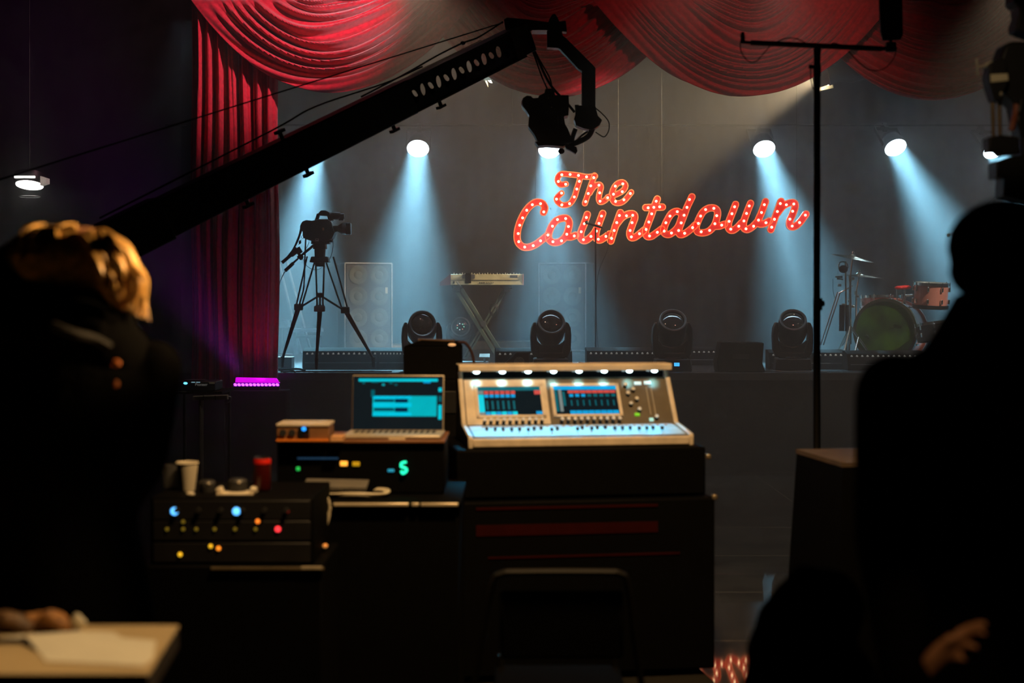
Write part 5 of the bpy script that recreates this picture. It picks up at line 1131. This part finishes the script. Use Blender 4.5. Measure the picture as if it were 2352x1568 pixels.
def sheet(name, pts, z, label, m=PAPER, thick=0.0015):
    o = MB().prism([tuple(zpt(a, b_, z)) for a, b_ in pts], z, z + thick, 'xy').build(name, m); return tag(o, label, 'paper')
sheet('paper_sheet', [(58, 1459), (180, 1450), (262, 1453), (280, 1465), (358, 1472), (352, 1512), (330, 1530), (105, 1520)], ZB + 0.001, 'large pale sheet of paper lying across the cream table')
sheet('paper_sheet', [(-60, 1474), (52, 1458), (60, 1462), (20, 1470), (-60, 1480)], ZB + 0.001, 'narrow pale strip of paper at the left end of the cream table', thick=0.001)
o = MB().prism([tuple(zpt(a, b_, ZB)) for a, b_ in ((-60, 1472), (60, 1471), (84, 1496), (52, 1480), (-60, 1478))], ZB + 0.0005, ZB + 0.006, 'xy').build('gap_strip', BLACK); tag(o, 'dark strip standing for the gap between the papers on the cream table', 'strap')  # dark gap between the papers put in as a strip
def lump(c_, r_, m, name, label, cat, seed=0, parts=7):
    random.seed(seed); b = MB()
    for i in range(parts): b.ell(V(c_) + V((random.uniform(-1, 1) * r_[0] * .6, random.uniform(-1, 1) * r_[1] * .5, random.uniform(0, 1) * r_[2] * .5)), [v * random.uniform(.35, .6) for v in r_], (random.random(), random.random(), random.random()), 10, 7)
    o = b.build(name, m); r = o.modifiers.new('m', 'REMESH'); r.mode = 'VOXEL'; r.voxel_size = 0.006
    return tag(o, label, cat)
BRN = mat('brown_crumpled', (0.11, 0.055, 0.02), 0.6, vary=0.6, scale=30); ORB = mat('orange_brown', (0.3, 0.13, 0.035), 0.6, vary=0.5, scale=40)
c_ = zpt(25, 1450, ZB); lump((c_.x, c_.y, ZB + 0.012), (0.07, 0.03, 0.035), BRN, 'crumpled_bag', 'dark brown crumpled bag at the left end of the cream table', 'bag', 3)
c_ = zpt(115, 1448, ZB); lump((c_.x, c_.y, ZB + 0.012), (0.07, 0.025, 0.032), ORB, 'crumpled_bag', 'orange brown crumpled bag behind the large sheet of paper', 'bag', 5)
c_ = zpt(173, 1447, ZB); lump((c_.x, c_.y, ZB + 0.012), (0.022, 0.02, 0.034), PAPER, 'crumpled_tissue', 'small white crumpled tissue at the right end of the brown bags', 'tissue', 8, 5)

# ---------------------------------------------------------------- chair in the dark foreground
D = 4.6
t = thing('folding_chair', (P(1290, 0, D).x, D, 0), 'black chair seen faintly from behind, in front of the console case', 'chair'); o0 = t.location.copy()
def rc(px, py, d=0): return P(px, py, D + d) - o0
CH = mat('dark_chair_frame', (0.010, 0.009, 0.007), 0.4)
b = MB(); b.tube([rc(1085, 1600), rc(1105, 1480), rc(1130, 1345), rc(1152, 1318), rc(1200, 1314), rc(1380, 1314), rc(1425, 1318), rc(1442, 1345), rc(1460, 1480), rc(1478, 1600)], 0.011, n=8); b.build('back_frame', CH, t)
MB().box(V((0, 0.01, 0.70)), (0.40, 0.02, 0.22)).build('backrest', MATTE, t, bevel=0.01)
MB().box((0, 0.24, 0.44), (0.44, 0.42, 0.04)).build('seat', CLOTH, t, bevel=0.015)
for (x, y0, y1) in ((-.26, 0.0, 0.0), (.24, 0.0, 0.0), (-.2, .42, .44), (.2, .42, .44)): MB().cyl((x, y0, 0.50), (x * 1.05, y1, 0.0), 0.011).build('leg', CH, t)

# ---------------------------------------------------------------- tall black case at the right
t = thing('tall_case', (0, 0, 0), 'tall black case with a dim brown top, in front of the antenna pole', 'case')
A, B_, C_, D_ = V((1.341, 6.70)), V((1.43, 6.15)), V((2.03, 6.25)), V((1.94, 6.80))
def lofted(z0, z1, g0, g1):
    cen = (A + B_ + C_ + D_) / 4
    return [[((p - cen) * g + cen).to_3d() + V((0, 0, z)) for p in (A, B_, C_, D_)] for z, g in ((z0, g0), (z1, g1))]
MB().loft(lofted(0.0, 1.03, 1.18, 1.0)).build('body', CASE, t, smooth=False)
MB().loft(lofted(1.03, 1.05, 1.01, 1.01)).build('top_board', mat('brown_board', (0.10, 0.07, 0.05), 0.6), t, smooth=False)

# ---------------------------------------------------------------- small kit on a table at the left, far side
D = 11.4
t = thing('player_table', (P(455, 0, D).x, D, 0), 'dark table with thin pale edges at the foot of the left curtain', 'table'); o0 = t.location.copy()
def rt(px, py, d=0): return P(px, py, D + d) - o0
zt_ = rt(0, 902).z
MB().box((-0.02, 0.25, zt_), (0.42, 0.5, 0.02)).build('table_top', MATTE, t)
MB().box((rt(405, 0).x + .03, -0.003, zt_ + .01), (0.10, 0.006, 0.005)).build('edge_strip', mat('dim_pale', (0.25, 0.23, 0.2), 0.4), t)
MB().cyl((0.02, 0.05, 0), (0.02, 0.05, zt_), 0.013).build('leg', mat('grey_leg', (0.14, 0.13, 0.12), 0.5), t)
MB().cyl((-0.2, 0.4, 0), (-0.2, 0.4, zt_), 0.013).build('leg', BLACK, t); MB().cyl((0.17, 0.4, 0), (0.17, 0.4, zt_), 0.013).build('leg', BLACK, t)
p = rt(447, 0); t2 = thing('disc_player', (P(447, 0, D).x, D + 0.02, zt_ + 0.011), 'dark disc player with small blue light and pale lettering, left of the curtain foot', 'disc player')
MB().box((0, 0.15, 0.04), (0.32, 0.3, 0.075)).build('body', BLACK, t2, bevel=0.006)
MB().cyl((-0.03, 0.16, 0.077), (-0.03, 0.16, 0.085), 0.09, n=24).build('platter', GREYM, t2)
MB().ell((-0.077, -0.004, 0.065), (0.016, 0.006, 0.009)).build('blue_light', em('player_blue', (0.1, 0.6, 1.0), 3), t2)
for x in (-0.015, 0.025): MB().box((x, -0.002, 0.073), (0.03, 0.006, 0.005)).build('display_strip', em('player_strip', (0.25, 0.45, 0.55), 0.8), t2)
text('Pioneer', 0.032, (0.0, -0.003, 0.045), (pi / 2, 0, 0), mat('logo_print', (0.35, 0.33, 0.3), 0.5, emis=(0.3, 0.28, 0.26), es=0.25), t2)
MB().box((0.135, -0.002, 0.066), (0.045, 0.006, 0.012)).build('label_plate', CREAM, t2)
t3 = thing('slatted_bar', (P(484, 0, D - .3).x, D - .3, 0), 'pale slatted bar on a slim stand, in front of the disc player', 'stand'); o3 = t3.location.copy()
z_ = (P(0, 913, D - .3)).z
MB().box((0.0, 0, z_), (0.27, 0.04, 0.034), (0, R(-2), 0)).build('bar', mat('pale_slats', (0.35, 0.33, 0.26), 0.5), t3)
g = MB()
for k in range(3): g.box((0, -0.021, z_ - 0.010 + k * 0.010), (0.26, 0.004, 0.002), (0, R(-2), 0))
for x in (-.05, 0.04): g.box((x, -0.022, z_), (0.006, 0.006, 0.036))
g.build('slat_lines', BLACK, t3)
MB().cyl((-0.08, 0, 0.02), (-0.08, 0, z_ - 0.01), 0.012).build('pole', MATS['grey_leg'], t3); MB().cyl((-0.08, 0, 0), (-0.08, 0, 0.02), 0.13).build('base', BLACK, t3)
MB().tube([(0.14, 0, z_ + .01), (0.16, 0, z_ + 0.0), (0.15, 0, z_ - .03), (0.11, 0, z_ - .05)], 0.005).build('end_cable', GREYM, t3)

# ---------------------------------------------------------------- magenta light bar in front of the curtain
D = 13.85
t = thing('light_bar', (P(589, 0, D).x, D, P(0, 878, D).z), 'glowing magenta light bar with small lenses at the foot of the red curtain', 'light bar'); o0 = t.location.copy()
MAG = mat('magenta_lens', (1, 0.1, 1), 0.3, emis=(1.0, 0.1, 0.95), es=3.2)
MB().box((0, 0.06, -0.03), (0.44, 0.1, 0.09)).build('housing', BLACK, t, bevel=0.006)
MB().prism([(-0.20, 0.048), (0.19, 0.040), (0.225, -0.004), (-0.205, 0.0)], -0.005, 0.04).build('lit_panel', mat('magenta_panel', (0.6, 0.02, 0.6), 0.3, emis=(0.78, 0.0, 0.85), es=1.1), t)
for i in range(12):
    x = -0.205 + i * 0.41 / 11
    l = MB().ell((x, -0.004, -0.022), (0.017, 0.008, 0.013), (0, 0.5, 0), 12, 8).build('lens', MAG, t)
MB().box((0, 0.0, -0.022), (0.45, 0.004, 0.034)).build('lens_tray', mat('violet_tray', (0.1, 0.0, 0.3), 0.4, emis=(0.12, 0.0, 0.5), es=0.6), t)
t5 = thing('light_bar_case', (P(589, 0, D).x, D + 0.06, 0), 'black box the magenta light bar lies on', 'case')
MB().box((0, 0, (o0.z - 0.075) / 2), (0.6, 0.26, o0.z - 0.075)).build('body', MATTE, t5, bevel=0.01)
p0 = P(560, 870, 13.7); spot('magenta_light', p0, P(360, 560, 13.2), 95, (0.75, 0.06, 1.0), 38, 1.0, 0.05)
spot('magenta_light', P(600, 870, 13.8), P(590, 700, 14.3), 5, (1.0, 0.05, 0.8), 90, 1.0, 0.05)
# ---------------------------------------------------------------- house lamp far left
D = 15.5
t = thing('hall_lamp', P(68, 425, D), 'louvred round hall lamp glowing high on the dark left wall', 'lamp'); o0 = t.location.copy()
s = F / D
MB().lathe([(0.15, 0.0), (0.17, 0.03), (0.17, 0.12), (0.13, 0.14)], n=28, cap=False).build('shade', BLACK, t)
MB().cyl((0, 0, -0.005), (0, 0, 0.01), 0.145, n=28).build('diffuser', mat('lamp_glow', (1, 1, .95), 0.4, emis=(1, 0.97, 0.9), es=6), t)
for o_ in kids(t):
    o_.rotation_euler = (R(-16), 0, 0)
MB().box((0, -0.155, 0.075), (0.22, 0.02, 0.022)).build('upper_slot', MATS['lamp_glow'], t)
for i in range(6): MB().box((0.17 + i * 0.012, -0.1, 0.035), (0.004, 0.12, 0.10 - i * .008)).build('louvre', mat('lit_louvre', (0.6, 0.55, 0.5), 0.4, emis=(0.5, 0.45, 0.4), es=0.35), t)
MB().lathe([(0.11, -0.12), (0.115, -0.125), (0.11, -0.13)], n=28, cap=False).build('halo_ring', GREYM, t)  # ring stands in for the faint halo of light under the lamp
MB().cyl((0, 0, 0.1), (0, 0, 7.0 - o0.z), 0.004).build('hanger', BLACK, t)
# ---------------------------------------------------------------- people
SKIN = mat('skin', (0.55, 0.27, 0.15), 0.5, vary=0.1)
def soften(o, vox, it=6):
    r = o.modifiers.new('skin', 'REMESH'); r.mode = 'VOXEL'; r.voxel_size = vox; r.use_smooth_shade = True
    s_ = o.modifiers.new('smooth', 'SMOOTH'); s_.iterations = it; s_.factor = 0.5
    return o
def limb(b, pts, rs):
    for i in range(len(pts) - 1): b.cyl(pts[i], pts[i + 1], rs[i], rs[i + 1], n=14)
    for p, r_ in zip(pts, rs): b.ell(p, (r_, r_, r_), n=12, m=8)
def hand(b, wrist, dirv, side, curl=0.35, nrm=V((0, -1, 0))):
    """palm, four unequal fingers with knuckle bends and a thumb; side is the thumb side"""
    d = dirv.normalized(); sd = side.normalized(); n = d.cross(sd).normalized()
    pc = wrist + d * 0.05
    b.loft([[wrist + sd * 0.025 * ca + n * 0.016 * sa for ca, sa in [(cos(2 * pi * k / 10), sin(2 * pi * k / 10)) for k in range(10)]],
            [pc + sd * 0.040 * ca + n * 0.016 * sa for ca, sa in [(cos(2 * pi * k / 10), sin(2 * pi * k / 10)) for k in range(10)]],
            [wrist + d * 0.095 + sd * 0.040 * ca + n * 0.012 * sa for ca, sa in [(cos(2 * pi * k / 10), sin(2 * pi * k / 10)) for k in range(10)]]])
    for i, (off, L) in enumerate(((0.032, 0.070), (0.011, 0.080), (-0.011, 0.074), (-0.031, 0.058))):
        a = wrist + d * 0.09 + sd * off; dd = (d + sd * off * 2.2).normalized(); c1 = curl * (1 + 0.25 * i)
        p1 = a + dd * L * .42; d1 = (dd * cos(c1) + n * sin(c1)); p2 = p1 + d1 * L * .33; d2 = (dd * cos(2 * c1) + n * sin(2 * c1)); p3 = p2 + d2 * L * .26
        limb(b, [a, p1, p2, p3], [0.0095, 0.0088, 0.008, 0.007])
    a = wrist + d * 0.03 + sd * 0.032; p1 = a + (sd * .8 + d * .6).normalized() * 0.035; p2 = p1 + (d * .9 + sd * .35 + n * .2).normalized() * 0.03
    limb(b, [a, p1, p2], [0.013, 0.011, 0.0085])
def head(b, c_, fwd, up, scl=1.0):
    """skull, jaw, nose, brow, lips and ears around centre c_ facing fwd"""
    f = fwd.normalized(); u = (up - f * up.dot(f)).normalized(); r_ = f.cross(u)
    Rm = M((r_, f, u)).transposed(); e = Rm.to_euler()
    def at(x, y, z): return V(c_) + (r_ * x + f * y + u * z) * scl
    b.ell(at(0, -0.01, 0.02), [v * scl for v in (0.076, 0.095, 0.095)], e); b.ell(at(0, 0.03, -0.055), [v * scl for v in (0.055, 0.06, 0.065)], e)
    b.ell(at(0, 0.098, -0.015), [v * scl for v in (0.012, 0.02, 0.026)], e); b.ell(at(0, 0.078, 0.025), [v * scl for v in (0.055, 0.018, 0.012)], e)
    b.ell(at(0, 0.085, -0.062), [v * scl for v in (0.024, 0.012, 0.009)], e); b.ell(at(0, 0.075, -0.10), [v * scl for v in (0.022, 0.018, 0.018)], e)
    for s_ in (-1, 1):
        b.ell(at(s_ * 0.08, -0.005, -0.01), [v * scl for v in (0.010, 0.020, 0.032)], e)
    return at, e

def person(name, base, J, label, jacket_r, fwd, headc, headup, trouser=CLOTH, scl=1.0):
    t = thing(name, base, label, 'person'); o0 = V(base)
    j = {k: V(v) - o0 for k, v in J.items()}; hc = V(headc) - o0
    b = MB()
    at, e = head(b, hc, fwd, headup, scl)
    limb(b, [hc - headup * 0.06, j['neck']], [0.055, 0.06])
    limb(b, [j['neck'], j['chest'], j['waist'], j['pelvis']], [0.07, 0.13, 0.115, 0.125])
    for s_ in ('l', 'r'):
        limb(b, [j['chest'] + (j['sh' + s_] - j['chest']) * .4, j['sh' + s_]], [0.09, 0.055])
        limb(b, [j['sh' + s_], j['el' + s_], j['wr' + s_]], [0.05, 0.038, 0.026])
        limb(b, [j['pelvis'] + (j['hip' + s_] - j['pelvis']) * .6, j['hip' + s_], j['kn' + s_], j['an' + s_]], [0.1, 0.085, 0.058, 0.04])
        hd_ = (j['ha' + s_] - j['wr' + s_]); hand(b, j['wr' + s_], hd_, j['thumb' + s_] + o0)
        limb(b, [j['an' + s_], j['an' + s_] + V((0, 0.1, -0.04))], [0.04, 0.03])
    body = soften(b.build('body', SKIN, t), 0.0075, 3)
    for s_ in (-1, 1):
        MB().ell(at(s_ * 0.03, 0.082, 0.008), (0.011, 0.006, 0.007), e, 10, 8).build('eye', WHITEP, t); MB().ell(at(s_ * 0.03, 0.088, 0.008), (0.004, 0.003, 0.004), e, 8, 6).build('pupil', BLACK, t)
    b = MB(); k = jacket_r
    sl, sr = j['shl'], j['shr']; ax_ = (sr - sl).normalized(); dz = V((0, 0, 1)); fb = ax_.cross(dz)
    def ring(c_, rx, ry): return [c_ + ax_ * rx * cos(2 * pi * i / 20) + fb * ry * sin(2 * pi * i / 20) for i in range(20)]
    hw = (sr - sl).length / 2; mid = (sl + sr) / 2
    b.loft([ring(j['neck'] + V((0, 0, 0.06)), 0.10, 0.095), ring(j['neck'] - V((0, 0, 0.01)), 0.14, 0.11), ring((mid + j['neck']) / 2, hw * .78, 0.12), ring(mid + V((0, 0, 0.03)), hw * .98, 0.13), ring(mid - V((0, 0, 0.05)), hw + 0.03, 0.15), ring((mid + j['waist']) / 2, hw + 0.01, 0.16), ring(j['waist'], hw * .8, 0.155), ring(j['pelvis'] - V((0, 0, 0.06)), hw * .9 + .03, 0.165)])
    for s_ in ('l', 'r'):
        limb(b, [j['sh' + s_], j['el' + s_], j['wr' + s_] + (j['el' + s_] - j['wr' + s_]).normalized() * 0.02], [0.075 * k, 0.062 * k, 0.045 * k])
    soften(b.build('jacket', CLOTH, t), 0.012, 6)
    b = MB()
    b.ell(j['pelvis'], (hw * .85, 0.14, 0.14))
    for s_ in ('l', 'r'): limb(b, [j['hip' + s_], j['kn' + s_], j['an' + s_]], [0.105, 0.078, 0.062])
    soften(b.build('trousers', trouser, t), 0.014, 5)
    for s_ in ('l', 'r'):
        c_ = j['an' + s_] + V((0, 0.06, -0.045)); sh_ = MB(); sh_.ell(c_, (0.05, 0.14, 0.05)); sh_.box(c_ - V((0, 0, 0.03)), (0.09, 0.26, 0.03)); sh_.build('shoe', MATTE, t, bevel=0.01)
    return t, at, e, j, hc
# left person: hair falling forward, looking down to the right
D = 3.45
def w_(px, py, d=0): return P(px, py, D + d)
J = dict(neck=w_(165, 755), chest=w_(165, 880, .02), waist=(-1.07, 3.42, 1.22), pelvis=(-1.07, 3.42, 1.0), shl=w_(-60, 850, -.03), shr=w_(350, 850, .05), ell=w_(-110, 1120), elr=w_(325, 1060, .0), wrl=w_(20, 1280, .2), wrr=w_(270, 1180, .2),
         hal=w_(60, 1300, .3), har=w_(310, 1130, .34), thumbl=(0, 0, 1), thumbr=(-1, 0.2, 0.3), hipl=(-1.17, 3.42, 0.95), hipr=(-0.97, 3.42, 0.95), knl=(-1.18, 3.46, 0.52), knr=(-0.96, 3.46, 0.52), anl=(-1.18, 3.42, 0.09), anr=(-0.95, 3.42, 0.09))
hc = w_(185, 630)
tp, at, e, j, hcl = person('person', (-1.07, 3.42, 0), J, 'person in black jacket at left, head bent, warm lit wavy hair falling forward', 1.0, V((0.85, 0.35, -0.55)), hc, V((0.45, 0.1, 0.9)), scl=1.0)
o0 = V((-1.07, 3.42, 0))
HAIR = mat('golden_brown_hair', (0.62, 0.36, 0.10), 0.45, vary=0.6, scale=50, spec=0.4)
b = MB(); cc = hc - o0
b.ell(cc + V((-0.03, 0.0, 0.012)), (0.118, 0.10, 0.108), (0, 0.3, 0)); b.ell(cc + V((-0.10, 0.0, 0.01)), (0.10, 0.10, 0.10)); b.ell(cc + V((0.04, 0.01, -0.0)), (0.09, 0.09, 0.10), (0, .5, 0))
cap_ = b.build('hair', HAIR, tp); r_ = cap_.modifiers.new('m', 'REMESH'); r_.mode = 'VOXEL'; r_.voxel_size = 0.01
random.seed(12)
lk = MB()
def lock(pts, r): lk.tube(pts, r, n=6, smooth=5, rf=lambda q_: (0.35 + 1.0 * sin(pi * min(1, q_ * .9 + .1))) * (1 - .4 * q_))
for i in range(120):
    yy = random.uniform(-0.13, 0.09); k = random.random(); q_ = random.uniform(-1, 1)
    pts = [w_(192 + 60 * k, 538 - 6 * sin(pi * k), yy * .4), w_(205 + 80 * k + 12 * q_, 566 + 12 * q_, yy * .8 - .02), w_(226 + 88 * k + 9 * q_, 610 + 10 * q_, yy - .03 * q_), w_(236 + 96 * k - 12 * q_, 655 + 6 * q_, yy), w_(252 + 84 * k + 9 * q_, 695 + 34 * k + 8 * q_, yy * .8)]
    lock([p - o0 + V((random.uniform(-1, 1), 0, random.uniform(-1, 1))) * 0.006 for p in pts], random.uniform(0.004, 0.009))
for i in range(7):
    sx = random.uniform(60, 150); a = (sx - 60) / 130
    pts = [w_(sx + 30, 520 + random.uniform(-6, 8), random.uniform(-.05, .04)), w_(sx - 10, 530 + random.uniform(-8, 8), -0.04), w_(sx - 35 * (1 - a), 570, -0.09), w_(sx - 45 * (1 - a), 640, -0.08)]
    lock([p - o0 for p in pts], random.uniform(0.006, 0.01))
lk.build('hair_locks', HAIR, cap_)
MB().ell(w_(265, 834, -.10) - o0, (0.013, 0.008, 0.009)).build('shoulder_toggle', mat('orange_toggle', (0.75, 0.22, 0.05), 0.35), tp)
MB().ell(w_(267, 882, -.12) - o0, (0.006, 0.006, 0.009)).build('shoulder_toggle', MATS['orange_toggle'], tp)
b = MB(); b.ell(w_(130, 745, .0) - o0, (0.19, 0.15, 0.12)); b.ell(w_(235, 812, .02) - o0, (0.12, 0.12, 0.09)); b.ell(w_(60, 690, .0) - o0, (0.10, 0.11, 0.16)); soften(b.build('hood', CLOTH, tp), 0.012, 6)
b = MB(); b.tube([w_(120, 748, -.17) - o0, w_(165, 765, -.17) - o0, w_(215, 778, -.14) - o0, w_(252, 798, -.12) - o0], 0.012, n=8); b.build('collar', mat('grey_collar_cloth', (0.010, 0.009, 0.007), 0.8), tp)
# right person: hooded back view
D = 2.9
J = dict(neck=w_(2310, 740), chest=w_(2310, 930), waist=(1.02, 2.9, 1.2), pelvis=(1.02, 2.9, 0.98), shl=w_(2058, 905, .0), shr=w_(2575, 900, .06), ell=w_(2040, 1230, -.02), elr=w_(2600, 1230), wrl=w_(2085, 1575, -.24), wrr=w_(2500, 1500, .12),
         hal=w_(2165, 1505, -.24), har=w_(2420, 1500, .2), thumbl=(0.3, -.3, 0.8), thumbr=(0, 0, 1), hipl=(0.92, 2.9, 0.93), hipr=(1.12, 2.9, 0.93), knl=(0.91, 2.93, 0.5), knr=(1.13, 2.93, 0.5), anl=(0.9, 2.9, 0.09), anr=(1.14, 2.9, 0.09))
hc = w_(2305, 590)
tq, at, e, j, hcl = person('person', (1.02, 2.9, 0), J, 'person in black coat and beanie seen from behind at right, one hand at the hip', 1.12, V((-0.35, 0.9, 0.0)), hc, V((0, 0, 1)))
o0 = V((1.02, 2.9, 0)); cc = hc - o0
b = MB(); b.ell(cc + V((0, 0, 0.022)), (0.112, 0.115, 0.098)); b.ell(cc + V((0, -.005, -0.03)), (0.110, 0.113, 0.07)); o = b.build('beanie', CLOTH, tq); r_ = o.modifiers.new('m', 'REMESH'); r_.mode = 'VOXEL'; r_.voxel_size = 0.01
b = MB(); b.ell(cc + V((0, -0.02, -0.17)), (0.125, 0.12, 0.09)); b.ell(cc + V((-0.08, -0.02, -0.26)), (0.16, 0.12, 0.09)); b.ell(cc + V((0.1, -0.02, -0.26)), (0.16, 0.12, 0.09)); o = b.build('hood', CLOTH, tq); r_ = o.modifiers.new('m', 'REMESH'); r_.mode = 'VOXEL'; r_.voxel_size = 0.012
sm = o.modifiers.new('s', 'SMOOTH'); sm.iterations = 8
# dark coat over a stool, lower right
D = 3.3
t = thing('draped_coat', (P(1800, 0, D).x, D, 0), 'shapeless black coat heaped over a stand, beside the tall case', 'coat'); o0 = t.location.copy()
b = MB()
for (px, py, r_) in ((1830, 1400, .07), (1800, 1440, .07), (1790, 1500, .08), (1785, 1600, .09), (1780, 1750, .11), (1800, 1900, .13), (1860, 1450, .09), (1900, 1600, .13), (1870, 1380, .07), (1850, 1340, .045), (1900, 1400, .09)):
    b.ell(P(px, py, D) - o0, (r_, r_ * .8, r_ * 1.1))
    if px > 1840: b.ell(P(px, py + 250, D) - o0, (r_ * 1.2, r_, r_ * 1.4))
soften(b.build('cloth', CLOTH, t), 0.014, 8)
MB().cyl((0.06, 0, 0), (0.06, 0, 1.0), 0.02).build('support_pole', MATTE, t); MB().cyl((0.06, 0, 0), (0.06, 0, 0.02), 0.18).build('base', MATTE, t)
spot('hand_fill', (0.9, 1.2, 3.0), P(2140, 1525, 2.66), 34, WARM, 9, 0.5, 0.03)  # added narrow spot to brighten the hand, no lamp there
